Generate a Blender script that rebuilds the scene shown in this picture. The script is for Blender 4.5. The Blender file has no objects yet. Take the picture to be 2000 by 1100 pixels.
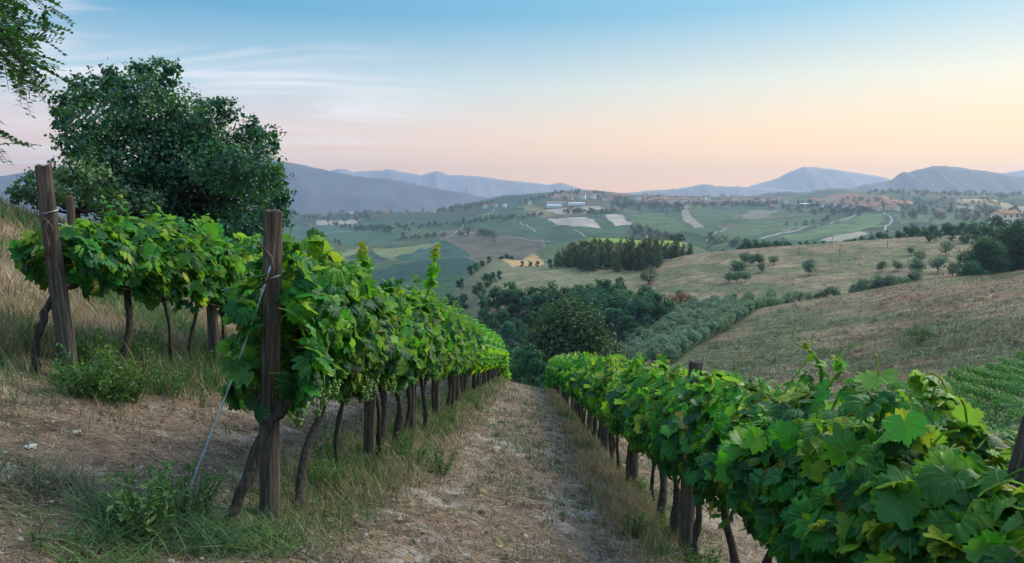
import bpy, math, random
import numpy as np
rad = math.radians
rng = np.random.default_rng(11)
random.seed(5)
scn = bpy.context.scene

# ------------------------------------------------------------------ camera
F_PX, PITCH = 1428.0, math.atan(160 / 1428.0)
cam_d = bpy.data.cameras.new("camera")
cam_d.sensor_width = 36.0
cam_d.lens = 36.0 * F_PX / 2000.0
cam_d.clip_start, cam_d.clip_end = 0.05, 60000
cam = bpy.data.objects.new("camera", cam_d)
scn.collection.objects.link(cam)
cam.rotation_euler = (math.pi / 2 - PITCH, 0, 0)
scn.camera = cam

# ------------------------------------------------------------------ exposure
scn.view_settings.view_transform = 'Standard'
scn.view_settings.look = 'None'
scn.view_settings.exposure = 0.22
scn.view_settings.gamma = 1.0
scn.cycles.use_denoising = True
scn.cycles.max_bounces = 8
scn.cycles.diffuse_bounces = 4
scn.cycles.glossy_bounces = 2
scn.cycles.transmission_bounces = 4
scn.cycles.volume_bounces = 1
scn.cycles.transparent_max_bounces = 8
scn.cycles.sample_clamp_indirect = 6

# ------------------------------------------------------------------ sky
SUN_AZ, SUN_EL = 48.0, 36.0      # degrees to the right of the view, above the horizon


def ND(nt, typ, **kw):
    n = nt.nodes.new(typ)
    for k, v in kw.items():
        setattr(n, k, v)
    return n


def mathn(nt, op, a, b=None, c=None, clamp=False):
    n = nt.nodes.new('ShaderNodeMath')
    n.operation = op
    n.use_clamp = clamp
    for i, v in enumerate((a, b, c)):
        if v is None:
            continue
        if isinstance(v, (int, float)):
            n.inputs[i].default_value = v
        else:
            nt.links.new(v, n.inputs[i])
    return n.outputs[0]


def mixc(nt, fac, a, b, blend='MIX'):
    n = nt.nodes.new('ShaderNodeMix')
    n.data_type = 'RGBA'
    n.blend_type = blend
    for sock, v in ((n.inputs[0], fac), (n.inputs[6], a), (n.inputs[7], b)):
        if isinstance(v, (int, float)):
            sock.default_value = v
        elif isinstance(v, tuple):
            sock.default_value = (*v[:3], 1)
        else:
            nt.links.new(v, sock)
    return n.outputs[2]


def ramp(nt, fac, stops, interp='LINEAR'):
    n = nt.nodes.new('ShaderNodeValToRGB')
    n.color_ramp.interpolation = interp
    el = n.color_ramp.elements
    while len(el) < len(stops):
        el.new(0.5)
    for e, (p, c) in zip(el, stops):
        e.position = p
        e.color = (*c[:3], 1)
    nt.links.new(fac, n.inputs[0])
    return n.outputs[0]


def s2l(*c):
    return tuple((v / 255 / 12.92) if v / 255 <= 0.04045 else ((v / 255 + 0.055) / 1.055) ** 2.4 for v in c)


world = bpy.data.worlds.new("World")
scn.world = world
world.use_nodes = True
wt = world.node_tree
wt.nodes.clear()
wout = ND(wt, 'ShaderNodeOutputWorld')
bg = ND(wt, 'ShaderNodeBackground')
bg.inputs[1].default_value = 1.0
wt.links.new(bg.outputs[0], wout.inputs[0])
tc = ND(wt, 'ShaderNodeTexCoord')
sep = ND(wt, 'ShaderNodeSeparateXYZ')
wt.links.new(tc.outputs['Generated'], sep.inputs[0])
wx, wy, wz = sep.outputs
elev = mathn(wt, 'MULTIPLY', mathn(wt, 'MAXIMUM', wz, 0.0), 1.0)
# elevation (sine) 0..1 -> ramp position = sqrt, so the low sky gets room
epos = mathn(wt, 'SQRT', elev)


def es(deg):
    return math.sqrt(math.sin(rad(deg)))




def k_(c, m):
    return tuple(v * m for v in c)


cool = ramp(wt, epos, [(0.0, k_(s2l(244, 182, 152), .98)), (es(2.5), k_(s2l(240, 190, 158), .98)), (es(5), k_(s2l(228, 202, 198), .94)),
                       (es(8.5), k_(s2l(176, 206, 218), .84)), (es(13.5), k_(s2l(62, 164, 206), .70)), (es(25), k_(s2l(80, 170, 224), 0.8)),
                       (es(45), k_(s2l(160, 202, 238), 1.4)), (1.0, k_(s2l(180, 210, 240), 1.8))])
warm = ramp(wt, epos, [(0.0, k_(s2l(255, 170, 50), 1.30)), (es(2.5), k_(s2l(255, 180, 66), 1.12)), (es(5), k_(s2l(255, 200, 114), .94)),
                       (es(8.5), k_(s2l(230, 222, 186), .80)), (es(13.5), k_(s2l(104, 188, 212), .70)), (es(25), k_(s2l(90, 176, 226), 0.8)),
                       (es(45), k_(s2l(165, 204, 238), 1.4)), (1.0, k_(s2l(180, 210, 240), 1.8))])
hx = mathn(wt, 'DIVIDE', wx, mathn(wt, 'SQRT', mathn(wt, 'ADD', mathn(wt, 'MULTIPLY', wx, wx),
                                                      mathn(wt, 'ADD', mathn(wt, 'MULTIPLY', wy, wy), 1e-4))))
azf = ND(wt, 'ShaderNodeMapRange')
azf.interpolation_type = 'SMOOTHSTEP'
azf.inputs['From Min'].default_value = -0.62
azf.inputs['From Max'].default_value = 0.62
wt.links.new(hx, azf.inputs['Value'])
grad = mixc(wt, azf.outputs[0], cool, warm)
# thin cirrus, drawn out along the wind on a plane high above
den = mathn(wt, 'ADD', elev, 0.16)
cx = mathn(wt, 'DIVIDE', wx, den)
cy = mathn(wt, 'DIVIDE', wy, den)
comb = ND(wt, 'ShaderNodeCombineXYZ')
wt.links.new(mathn(wt, 'ADD', mathn(wt, 'MULTIPLY', cx, 1.0), mathn(wt, 'MULTIPLY', cy, 0.25)), comb.inputs[0])
wt.links.new(mathn(wt, 'MULTIPLY', mathn(wt, 'SUBTRACT', cy, mathn(wt, 'MULTIPLY', cx, 0.15)), 3.6), comb.inputs[1])
cn = ND(wt, 'ShaderNodeTexNoise')
cn.inputs['Scale'].default_value = 0.62
cn.inputs['Detail'].default_value = 9
cn.inputs['Roughness'].default_value = 0.55
cn.inputs['Distortion'].default_value = 0.9
wt.links.new(comb.outputs[0], cn.inputs['Vector'])
cl = ND(wt, 'ShaderNodeMapRange')
cl.interpolation_type = 'SMOOTHSTEP'
cl.inputs['From Min'].default_value = 0.46
cl.inputs['From Max'].default_value = 0.70
wt.links.new(cn.outputs[0], cl.inputs['Value'])
left = ND(wt, 'ShaderNodeMapRange')
left.interpolation_type = 'SMOOTHSTEP'
left.inputs['From Min'].default_value = 0.02
left.inputs['From Max'].default_value = -0.30
wt.links.new(hx, left.inputs['Value'])
cm = mathn(wt, 'MULTIPLY', mathn(wt, 'MULTIPLY', cl.outputs[0], left.outputs[0]), 0.75)
grad = mixc(wt, cm, grad, s2l(236, 226, 226))
sky = ND(wt, 'ShaderNodeTexSky')
sky.sky_type = 'NISHITA'
sky.sun_disc = False
sky.sun_elevation = rad(SUN_EL)
sky.sun_rotation = rad(SUN_AZ)
skyc = mixc(wt, 1.0, sky.outputs[0], (0.03, 0.03, 0.03), 'MULTIPLY')
tot = ND(wt, 'ShaderNodeVectorMath')
tot.operation = 'ADD'
wt.links.new(grad, tot.inputs[0])
wt.links.new(skyc, tot.inputs[1])
wt.links.new(tot.outputs[0], bg.inputs[0])

# ------------------------------------------------------------------ sun
sd = bpy.data.lights.new("sun", 'SUN')
sd.energy = 4.0
sd.angle = rad(32)
sd.color = (1.0, 0.89, 0.70)
sun = bpy.data.objects.new("sun", sd)
scn.collection.objects.link(sun)
# points from the sun towards the scene
sun.rotation_euler = (rad(90 - SUN_EL), 0, rad(180 - SUN_AZ))

# ================================================================== helpers
COL = scn.collection


def mesh(name, V, faces, attrs=None, smooth=False, mats=(), midx=None):
    """faces: (n,k) int array or a list of such arrays"""
    me = bpy.data.meshes.new(name)
    V = np.asarray(V, np.float32)
    fl = faces if isinstance(faces, list) else [faces]
    fl = [np.asarray(f, np.int32) for f in fl if len(f)]
    nl = sum(f.size for f in fl)
    npoly = sum(len(f) for f in fl)
    me.vertices.add(len(V))
    me.vertices.foreach_set('co', V.ravel())
    me.loops.add(nl)
    me.polygons.add(npoly)
    me.loops.foreach_set('vertex_index', np.concatenate([f.ravel() for f in fl]))
    tot_ = np.concatenate([np.full(len(f), f.shape[1], np.int32) for f in fl])
    st = np.concatenate([[0], np.cumsum(tot_)[:-1]]).astype(np.int32)
    me.polygons.foreach_set('loop_start', st)
    if midx is not None:
        me.polygons.foreach_set('material_index', np.asarray(midx, np.int32))
    me.polygons.foreach_set('use_smooth', np.full(npoly, smooth, bool))
    for k, (typ, arr) in (attrs or {}).items():
        a = me.attributes.new(k, typ, 'POINT')
        key = {'FLOAT': 'value', 'FLOAT2': 'vector', 'FLOAT_COLOR': 'color'}[typ]
        a.data.foreach_set(key, np.asarray(arr, np.float32).ravel())
    for m in mats:
        me.materials.append(m)
    me.update(calc_edges=True)
    me.validate()
    return me


def link(name, me, parent=None, loc=(0, 0, 0), rotz=0.0, scale=1.0):
    o = bpy.data.objects.new(name, me)
    o.location = loc
    o.rotation_euler = (0, 0, rotz)
    o.scale = (scale,) * 3 if isinstance(scale, (int, float)) else scale
    COL.objects.link(o)
    if parent is not None:
        o.parent = parent
    return o


def tag(o, label, cat, group=None, kind=None):
    o['label'] = label
    o['category'] = cat
    if group:
        o['group'] = group
    if kind:
        o['kind'] = kind
    return o


def structure(o, label, cat):
    return tag(o, label, cat, kind='structure')


def rgba(a, n=None):
    a = np.asarray(a, np.float32)
    if a.ndim == 1:
        a = np.repeat(a[None], n, 0)
    return np.concatenate([a, np.ones((len(a), 1), np.float32)], 1)


def smoothstep(a, b, x):
    t = np.clip((x - a) / (b - a), 0, 1)
    return t * t * (3 - 2 * t)


def _hash(ix, iy, seed):
    h = (ix.astype(np.int64) * 374761393 + iy.astype(np.int64) * 668265263 + seed * 1442695041) & 0x7fffffff
    h = ((h ^ (h >> 13)) * 1274126177) & 0x7fffffff
    return ((h ^ (h >> 16)) & 0xffff) / 65535.0


def vnoise(x, y, seed=0):
    x = np.asarray(x, float); y = np.asarray(y, float)
    ix = np.floor(x); iy = np.floor(y)
    fx = x - ix; fy = y - iy
    fx = fx * fx * (3 - 2 * fx); fy = fy * fy * (3 - 2 * fy)
    a = _hash(ix, iy, seed); b = _hash(ix + 1, iy, seed)
    c = _hash(ix, iy + 1, seed); d = _hash(ix + 1, iy + 1, seed)
    return (a * (1 - fx) + b * fx) * (1 - fy) + (c * (1 - fx) + d * fx) * fy


def fbm(x, y, seed=0, oct=4):
    s = 0; a = 0.5; t = 0
    for k in range(oct):
        s = s + a * vnoise(x * 2 ** k + 17.3 * k, y * 2 ** k - 9.1 * k, seed + k)
        t += a
        a *= 0.55
    return s / t


def ray(px, py):
    u = (px - 1000.0) / F_PX; v = (550.0 - py) / F_PX
    cp, sp = math.cos(PITCH), math.sin(PITCH)
    return np.array([u, cp + v * sp, -sp + v * cp])


def P(px, py, d):
    r = ray(px, py)
    return r * (d / r[1])


ORD = ("first second third fourth fifth sixth seventh eighth ninth tenth eleventh twelfth thirteenth fourteenth fifteenth "
       "sixteenth seventeenth eighteenth nineteenth twentieth").split()
TENS = {2: 'twenty', 3: 'thirty', 4: 'forty', 5: 'fifty'}
TENTH = {2: 'twentieth', 3: 'thirtieth', 4: 'fortieth', 5: 'fiftieth'}


def ordinal(n):
    if n <= 20:
        return ORD[n - 1]
    return TENTH[n // 10] if n % 10 == 0 else TENS[n // 10] + '-' + ORD[n % 10 - 1]


# ================================================================== terrain
GX = np.array([-90, -60, -30, -20, -16, -14, -10, -7, -4.85, -3.3, -1.8, 0, 1.8, 5, 12, 20, 30, 60, 90], float)
GZ = np.array([4.5, 5.5, 6.3, 6.4, 6.2, 5.84, 3.9, 2.3, 1.40, .80, .28, -.02, -.49, -1.25, -2.6, -3.9, -4.7, -5.5, -6], float)
_gx = np.linspace(-90, 90, 1801)
_gz = np.interp(_gx, GX, GZ)
for _ in range(3):
    _k = np.ones(9) / 9
    _gz = np.convolve(np.pad(_gz, 4, mode='edge'), _k, 'valid')

TPX = [-1500, 0, 300, 560, 700, 850, 950, 1050, 1150, 1250, 1350, 1500, 1650, 1800, 2000, 2300, 3500]
TD = [60, 90, 130, 180, 215, 260, 320, 380, 450, 600, 900, 1300, 1800, 2400, 2900, 3600, 6000]
TZ = np.array([
    [-8, -8, -10, -13, -15, -16, -17, -17, -20, -21, -21, -21, -20, -18.6, -17.2, -15, -13],           # 60
    [-16, -16, -20, -25, -28, -30, -31, -31, -30, -27, -25, -24.8, -23.8, -22.0, -20.2, -18, -14],     # 90
    [-28, -30, -32, -38, -42, -45, -46, -45, -40, -32, -27.5, -26.3, -25, -21.5, -17.6, -14, -8],      # 130
    [-40, -45, -48, -50, -52, -53, -53, -50, -44, -37, -31.5, -26.8, -23.4, -20, -17.6, -12, -4],      # 180
    [-50, -55, -58, -58, -58, -56, -50, -46, -42, -38, -34.5, -32, -30.5, -28, -25, -16, -6],          # 215
    [-60, -65, -65, -64, -60, -52, -38, -38, -38, -37.5, -36, -31, -29, -26.4, -23, -17, -8],          # 260
    [-70, -75, -75, -72, -66, -52, -36.2, -32.6, -33.8, -34.7, -31.2, -28, -25.8, -22.4, -20, -15, -8],  # 320
    [-80, -85, -85, -80, -72, -54, -36.8, -35, -34, -33, -28.6, -24.8, -22, -19.4, -17.2, -14, -8],    # 380
    [-90, -95, -95, -88, -80, -66, -40, -38.8, -42, -45, -44, -44, -42, -38, -33, -26, -16],           # 450
    [-105, -110, -110, -104, -98, -90, -76, -43, -32.6, -33.8, -37, -66, -65, -58, -50, -45, -30],     # 600
    [-112, -118, -116, -111, -106, -99, -95, -92, -88, -85, -80, -72, -56, -52, -48, -46, -40],        # 900
    [-110, -115, -112, -106, -100, -93, -86, -80, -72, -68, -65, -62, -43, -38.5, -35, -34, -30],      # 1300
    [-100, -105, -102, -95, -88, -76, -68, -55, -46, -44, -44, -46, -26, -22, -20, -20, -20],          # 1800
    [-85, -90, -88, -80, -70, -52, -25, -1, 8, 2, -5, -6, 4, 4, 2, 0, 0],                             # 2400
    [-68, -70, -68, -61, -52, -46, -3, 26, 34, 13, 9, 9, 27, 31, 20, 18, 15],                           # 2900
    [-100, -105, -104, -100, -95, -90, -70, -50, -50, -50, -50, -50, -20, -10, -15, -15, -15],         # 3600
    [-260] * 17], float)


def _cr(p0, p1, p2, p3, t):
    return p1 + 0.5 * t * (p2 - p0 + t * (2 * p0 - 5 * p1 + 4 * p2 - p3 + t * (3 * (p1 - p2) + p3 - p0)))


def tableZ(px, d):
    u = np.interp(px, TPX, np.arange(len(TPX)))
    v = np.interp(np.log(np.maximum(d, 1)), np.log(TD), np.arange(len(TD)))
    iu = np.clip(np.floor(u).astype(int), 0, len(TPX) - 2); fu = u - iu
    iv = np.clip(np.floor(v).astype(int), 0, len(TD) - 2); fv = v - iv
    cols = []
    for k in (-1, 0, 1, 2):
        cu = np.clip(iu + k, 0, len(TPX) - 1)
        r = [TZ[np.clip(iv + j, 0, len(TD) - 1), cu] for j in (-1, 0, 1, 2)]
        cols.append(_cr(*r, fv))
    return _cr(*cols, fu)


def zfun(x, y):
    x = np.asarray(x, float); y = np.asarray(y, float)
    near = -1.64 - .213 * y + np.interp(x, _gx, _gz) - .004 * np.maximum(y - 38, 0) ** 2
    near = near + .07 * (fbm(x * .9, y * .9, 3, 3) - .5) + .05 * (fbm(x * 4, y * 4, 51, 3) - .5)
    yy = np.maximum(y, 20.0)
    near = near - .045 * np.exp(-((np.abs(x - (-.1 + .024 * y)) - .72) / .17) ** 2)
    tab = tableZ(1000 + F_PX * x / yy, yy)
    tab = tab + (fbm(x / 22, y / 22, 8, 3) - .5) * 1.1 * smoothstep(80, 200, yy)
    rel = smoothstep(650, 1000, yy) * (1 - .75 * smoothstep(2150, 2500, yy))
    tab = tab + ((fbm(x / 130, y / 150, 9, 3) - .5) * 24 + (fbm(x / 420, y / 420, 12, 2) - .5) * 46) * rel
    w = smoothstep(42, 62, y)
    return near * (1 - w) + tab * w


_dd = np.concatenate([np.linspace(1.5, 60, 600), np.geomspace(60.2, 5800, 2400)])


def pick(px, py, dmin=1.5):
    """world point where the ground meets the sight line through a photo pixel"""
    r = ray(px, py) / ray(px, py)[1]
    d = _dd[_dd >= dmin]
    zz = zfun(r[0] * d, d)
    hit = np.nonzero(zz >= r[2] * d)[0]
    k = hit[0] if len(hit) else len(d) - 1
    x, y = r[0] * d[k], d[k]
    return np.array([x, y, float(zfun(x, y))])


def inpoly(x, y, poly):
    r = np.zeros(x.shape, bool)
    n = len(poly)
    for i in range(n):
        x0, y0 = poly[i][:2]; x1, y1 = poly[(i + 1) % n][:2]
        c = ((y0 > y) != (y1 > y)) & (x < (x1 - x0) * (y - y0) / (y1 - y0 + 1e-12) + x0)
        r ^= c
    return r


# ================================================================== materials
def new_mat(name):
    m = bpy.data.materials.new(name)
    m.use_nodes = True
    nt = m.node_tree
    nt.nodes.clear()
    out = ND(nt, 'ShaderNodeOutputMaterial')
    return m, nt, out


def attr(nt, name):
    a = ND(nt, 'ShaderNodeAttribute')
    a.attribute_name = name
    return a


def ground_mat(name, scales, amt, bump_scale, bump_d, stretch=(1, 1, 1)):
    m, nt, out = new_mat(name)
    b = ND(nt, 'ShaderNodeBsdfPrincipled')
    b.inputs['Roughness'].default_value = 0.95
    b.inputs['Specular IOR Level'].default_value = 0.1
    nt.links.new(b.outputs[0], out.inputs[0])
    c = attr(nt, 'Col').outputs['Color']
    t = ND(nt, 'ShaderNodeTexCoord')
    mp = ND(nt, 'ShaderNodeMapping')
    mp.inputs['Scale'].default_value = stretch
    nt.links.new(t.outputs['Object'], mp.inputs[0])
    for s in scales:
        n = ND(nt, 'ShaderNodeTexNoise')
        n.inputs['Scale'].default_value = s
        n.inputs['Detail'].default_value = 6
        n.inputs['Roughness'].default_value = 0.65
        nt.links.new(mp.outputs[0], n.inputs['Vector'])
        mr = ND(nt, 'ShaderNodeMapRange')
        mr.inputs['From Min'].default_value = 0.28
        mr.inputs['From Max'].default_value = 0.72
        mr.inputs['To Min'].default_value = 1 - amt
        mr.inputs['To Max'].default_value = 1 + amt
        nt.links.new(n.outputs[0], mr.inputs['Value'])
        vm = ND(nt, 'ShaderNodeVectorMath')
        vm.operation = 'SCALE'
        nt.links.new(c, vm.inputs[0])
        nt.links.new(mr.outputs[0], vm.inputs['Scale'])
        c = vm.outputs[0]
    nt.links.new(c, b.inputs['Base Color'])
    n = ND(nt, 'ShaderNodeTexNoise')
    n.inputs['Scale'].default_value = bump_scale
    n.inputs['Detail'].default_value = 8
    n.inputs['Roughness'].default_value = 0.7
    nt.links.new(mp.outputs[0], n.inputs['Vector'])
    bp = ND(nt, 'ShaderNodeBump')
    bp.inputs['Strength'].default_value = 0.9
    bp.inputs['Distance'].default_value = bump_d
    nt.links.new(n.outputs[0], bp.inputs['Height'])
    nt.links.new(bp.outputs[0], b.inputs['Normal'])
    return m


M_near = ground_mat("dry_mown_ground", (26, 5), 0.45, 30, 0.05)
M_mid = ground_mat("dry_grass_slope", (1.6, .3), 0.55, 1.4, 0.5, (0.6, 1.6, 1))
M_far = ground_mat("farmland", (.10, .022), 0.28, .05, 4.0)


def leaf_mat(name, stops, transl, rough=0.5, spec=0.3, obj_var=0.25, vein=False, back=None):
    m, nt, out = new_mat(name)
    a = attr(nt, 'Col')
    sp = ND(nt, 'ShaderNodeSeparateColor')
    nt.links.new(a.outputs['Color'], sp.inputs[0])
    tone = sp.outputs[0]
    c = ramp(nt, tone, stops)
    if obj_var:
        oi = ND(nt, 'ShaderNodeObjectInfo')
        hsv = ND(nt, 'ShaderNodeHueSaturation')
        nt.links.new(c, hsv.inputs['Color'])
        mr = ND(nt, 'ShaderNodeMapRange')
        mr.inputs['To Min'].default_value = 1 - obj_var
        mr.inputs['To Max'].default_value = 1 + obj_var
        nt.links.new(oi.outputs['Random'], mr.inputs['Value'])
        nt.links.new(mr.outputs[0], hsv.inputs['Value'])
        mr2 = ND(nt, 'ShaderNodeMapRange')
        mr2.inputs['To Min'].default_value = 0.475
        mr2.inputs['To Max'].default_value = 0.515
        fr = mathn(nt, 'FRACT', mathn(nt, 'MULTIPLY', oi.outputs['Random'], 7.13))
        nt.links.new(fr, mr2.inputs['Value'])
        nt.links.new(mr2.outputs[0], hsv.inputs['Hue'])
        c = hsv.outputs[0]
    nrm = None
    if vein:
        lf = attr(nt, 'lf')
        s2 = ND(nt, 'ShaderNodeSeparateXYZ')
        nt.links.new(lf.outputs['Vector'], s2.inputs[0])
        ax = mathn(nt, 'ABSOLUTE', s2.outputs[0])
        ay = s2.outputs[1]
        dmin = None
        for ang in (0, 42, 96):
            ca, sa = math.cos(rad(ang)), math.sin(rad(ang))
            dd = mathn(nt, 'ABSOLUTE', mathn(nt, 'SUBTRACT', mathn(nt, 'MULTIPLY', ax, ca), mathn(nt, 'MULTIPLY', ay, sa)))
            al = mathn(nt, 'ADD', mathn(nt, 'MULTIPLY', ax, sa), mathn(nt, 'MULTIPLY', ay, ca))
            dd = mathn(nt, 'ADD', dd, mathn(nt, 'MULTIPLY', mathn(nt, 'LESS_THAN', al, 0.0), 1.0))
            dmin = dd if dmin is None else mathn(nt, 'MINIMUM', dmin, dd)
        vm = ND(nt, 'ShaderNodeMapRange')
        vm.inputs['From Min'].default_value = 0.008
        vm.inputs['From Max'].default_value = 0.03
        vm.inputs['To Min'].default_value = 0.55
        vm.inputs['To Max'].default_value = 0.0
        nt.links.new(dmin, vm.inputs['Value'])
        # fine side veins
        wv = ND(nt, 'ShaderNodeTexWave')
        wv.inputs['Scale'].default_value = 3.2
        wv.inputs['Distortion'].default_value = 1.2
        mp = ND(nt, 'ShaderNodeMapping')
        mp.inputs['Rotation'].default_value = (0, 0, rad(52))
        cmb = ND(nt, 'ShaderNodeCombineXYZ')
        nt.links.new(ax, cmb.inputs[0])
        nt.links.new(ay, cmb.inputs[1])
        nt.links.new(cmb.outputs[0], mp.inputs[0])
        nt.links.new(mp.outputs[0], wv.inputs['Vector'])
        fac = mathn(nt, 'MAXIMUM', vm.outputs[0], mathn(nt, 'MULTIPLY', mathn(nt, 'GREATER_THAN', wv.outputs['Fac'], 0.93), 0.12))
        c = mixc(nt, fac, c, (0.16, 0.24, 0.07))
        # blotches and scorched rims
        nz = ND(nt, 'ShaderNodeTexNoise')
        nz.inputs['Scale'].default_value = 9
        nz.inputs['Detail'].default_value = 4
        tcn = ND(nt, 'ShaderNodeTexCoord')
        nt.links.new(tcn.outputs['Object'], nz.inputs['Vector'])
        c = mixc(nt, mathn(nt, 'MULTIPLY', sp.outputs[1], mathn(nt, 'GREATER_THAN', nz.outputs[0], 0.52)), c, (0.32, 0.20, 0.05))
        n2 = ND(nt, 'ShaderNodeTexNoise')
        n2.inputs['Scale'].default_value = 70
        n2.inputs['Detail'].default_value = 2
        nt.links.new(tcn.outputs['Object'], n2.inputs['Vector'])
        c = mixc(nt, mathn(nt, 'MULTIPLY', mathn(nt, 'GREATER_THAN', n2.outputs[0], 0.66), 0.45), c, (0.16, 0.11, 0.04))
        bp = ND(nt, 'ShaderNodeBump')
        bp.inputs['Strength'].default_value = 0.5
        bp.inputs['Distance'].default_value = 0.02
        hgt = mathn(nt, 'SUBTRACT', mathn(nt, 'MULTIPLY', nz.outputs[0], 0.6), vm.outputs[0])
        nt.links.new(hgt, bp.inputs['Height'])
        nrm = bp.outputs[0]
    if back:
        geo = ND(nt, 'ShaderNodeNewGeometry')
        c = mixc(nt, mathn(nt, 'MULTIPLY', geo.outputs['Backfacing'], 0.55), c, back)
    b = ND(nt, 'ShaderNodeBsdfPrincipled')
    b.inputs['Roughness'].default_value = rough
    b.inputs['Specular IOR Level'].default_value = spec
    nt.links.new(c, b.inputs['Base Color'])
    tr = ND(nt, 'ShaderNodeBsdfTranslucent')
    tcol = mixc(nt, 1.0, c, (1.7, 1.7, 0.5), 'MULTIPLY')
    nt.links.new(tcol, tr.inputs[0])
    if nrm:
        nt.links.new(nrm, b.inputs['Normal'])
    ms = ND(nt, 'ShaderNodeMixShader')
    ms.inputs[0].default_value = transl
    nt.links.new(b.outputs[0], ms.inputs[1])
    nt.links.new(tr.outputs[0], ms.inputs[2])
    nt.links.new(ms.outputs[0], out.inputs[0])
    return m


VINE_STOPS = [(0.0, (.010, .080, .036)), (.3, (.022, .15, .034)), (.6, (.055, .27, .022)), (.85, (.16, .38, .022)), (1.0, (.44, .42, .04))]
M_vine = leaf_mat("vine_leaf", VINE_STOPS, 0.50, 0.48, 0.25, 0.12, True, (.12, .19, .10))
M_vine_far = leaf_mat("vine_leaf_distant", VINE_STOPS, 0.42, 0.5, 0.3, 0.15)
M_patch = leaf_mat("vine_leaf_lower_plot", [(0, (.02, .085, .03)), (.6, (.05, .19, .045)), (1, (.11, .26, .06))], 0.35, .5, .3, .2)
M_maple = leaf_mat("broad_tree_leaf", [(0, (.011, .062, .052)), (.55, (.026, .108, .066)), (1, (.07, .18, .078))], 0.32, .45, .35, 0)
M_bushl = leaf_mat("bush_leaf", [(0, (.04, .105, .06)), (1, (.12, .21, .11))], 0.3, .5, .3, 0)
M_robinia = leaf_mat("robinia_leaf", [(0, (.012, .045, .02)), (1, (.04, .11, .03))], 0.4, .5, .3, 0)
M_oak = leaf_mat("oak_leaf", [(0, (.014, .045, .03)), (.6, (.035, .085, .035)), (1, (.085, .135, .045))], 0.3, .55, .25, .25)
M_ravine = leaf_mat("ravine_leaf", [(0, (.010, .066, .055)), (.6, (.026, .115, .072)), (1, (.075, .175, .085))], 0.3, .55, .25, .35)
M_olive = leaf_mat("olive_leaf", [(0, (.032, .082, .062)), (.5, (.085, .17, .125)), (1, (.22, .31, .235))], 0.25, .5, .3, .18)
M_pine = leaf_mat("wood_leaf", [(0, (.012, .06, .05)), (.55, (.035, .10, .058)), (.8, (.14, .125, .055)), (1, (.26, .18, .07))], 0.3, .6, .2, .3)
M_fartree = leaf_mat("distant_leaf", [(0, (.014, .042, .032)), (1, (.04, .085, .045))], 0.2, .6, .2, .35)
M_russet = leaf_mat("russet_leaf", [(0, (.08, .06, .05)), (1, (.22, .10, .07))], 0.3, .6, .2, 0)
M_greybush = leaf_mat("greyish_leaf", [(0, (.06, .07, .06)), (1, (.15, .15, .13))], 0.3, .6, .2, 0)


def blade_mat(name, transl=0.3):
    m, nt, out = new_mat(name)
    c = attr(nt, 'Col').outputs['Color']
    b = ND(nt, 'ShaderNodeBsdfPrincipled')
    b.inputs['Roughness'].default_value = 0.7
    b.inputs['Specular IOR Level'].default_value = 0.2
    nt.links.new(c, b.inputs['Base Color'])
    tr = ND(nt, 'ShaderNodeBsdfTranslucent')
    nt.links.new(c, tr.inputs[0])
    ms = ND(nt, 'ShaderNodeMixShader')
    ms.inputs[0].default_value = transl
    nt.links.new(b.outputs[0], ms.inputs[1])
    nt.links.new(tr.outputs[0], ms.inputs[2])
    nt.links.new(ms.outputs[0], out.inputs[0])
    return m


M_blade = blade_mat("grass_blades")


def bark_mat(name, c0, c1, scale, stretch, bump):
    m, nt, out = new_mat(name)
    b = ND(nt, 'ShaderNodeBsdfPrincipled')
    b.inputs['Roughness'].default_value = 0.9
    b.inputs['Specular IOR Level'].default_value = 0.15
    t = ND(nt, 'ShaderNodeTexCoord')
    mp = ND(nt, 'ShaderNodeMapping')
    mp.inputs['Scale'].default_value = (scale, scale, scale * stretch)
    nt.links.new(t.outputs['Object'], mp.inputs[0])
    n = ND(nt, 'ShaderNodeTexNoise')
    n.inputs['Scale'].default_value = 1.0
    n.inputs['Detail'].default_value = 7
    n.inputs['Roughness'].default_value = 0.65
    n.inputs['Distortion'].default_value = 0.3
    nt.links.new(mp.outputs[0], n.inputs['Vector'])
    c = ramp(nt, n.outputs[0], [(.28, tuple(v * .35 for v in c0)), (.45, c0), (.62, c1), (.8, tuple(v * 1.25 for v in c1))])
    n2 = ND(nt, 'ShaderNodeTexNoise')
    n2.inputs['Scale'].default_value = 5
    n2.inputs['Detail'].default_value = 3
    nt.links.new(t.outputs['Object'], n2.inputs['Vector'])
    c = mixc(nt, mathn(nt, 'MULTIPLY', n2.outputs[0], 0.55), c, tuple(v * .55 for v in c1))
    nt.links.new(c, b.inputs['Base Color'])
    bp = ND(nt, 'ShaderNodeBump')
    bp.inputs['Strength'].default_value = 1.0
    bp.inputs['Distance'].default_value = bump
    nt.links.new(n.outputs[0], bp.inputs['Height'])
    nt.links.new(bp.outputs[0], b.inputs['Normal'])
    nt.links.new(b.outputs[0], out.inputs[0])
    return m


M_post = bark_mat("weathered_post_wood", (.075, .061, .048), (.195, .16, .128), 34, .06, .035)
M_vbark = bark_mat("vine_bark", (.04, .033, .028), (.105, .085, .07), 40, .12, .02)
M_barkdark = bark_mat("dark_tree_bark", (.025, .022, .02), (.06, .052, .045), 12, .2, .04)
M_bark = bark_mat("tree_bark", (.06, .05, .04), (.13, .11, .09), 12, .2, .04)


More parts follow.
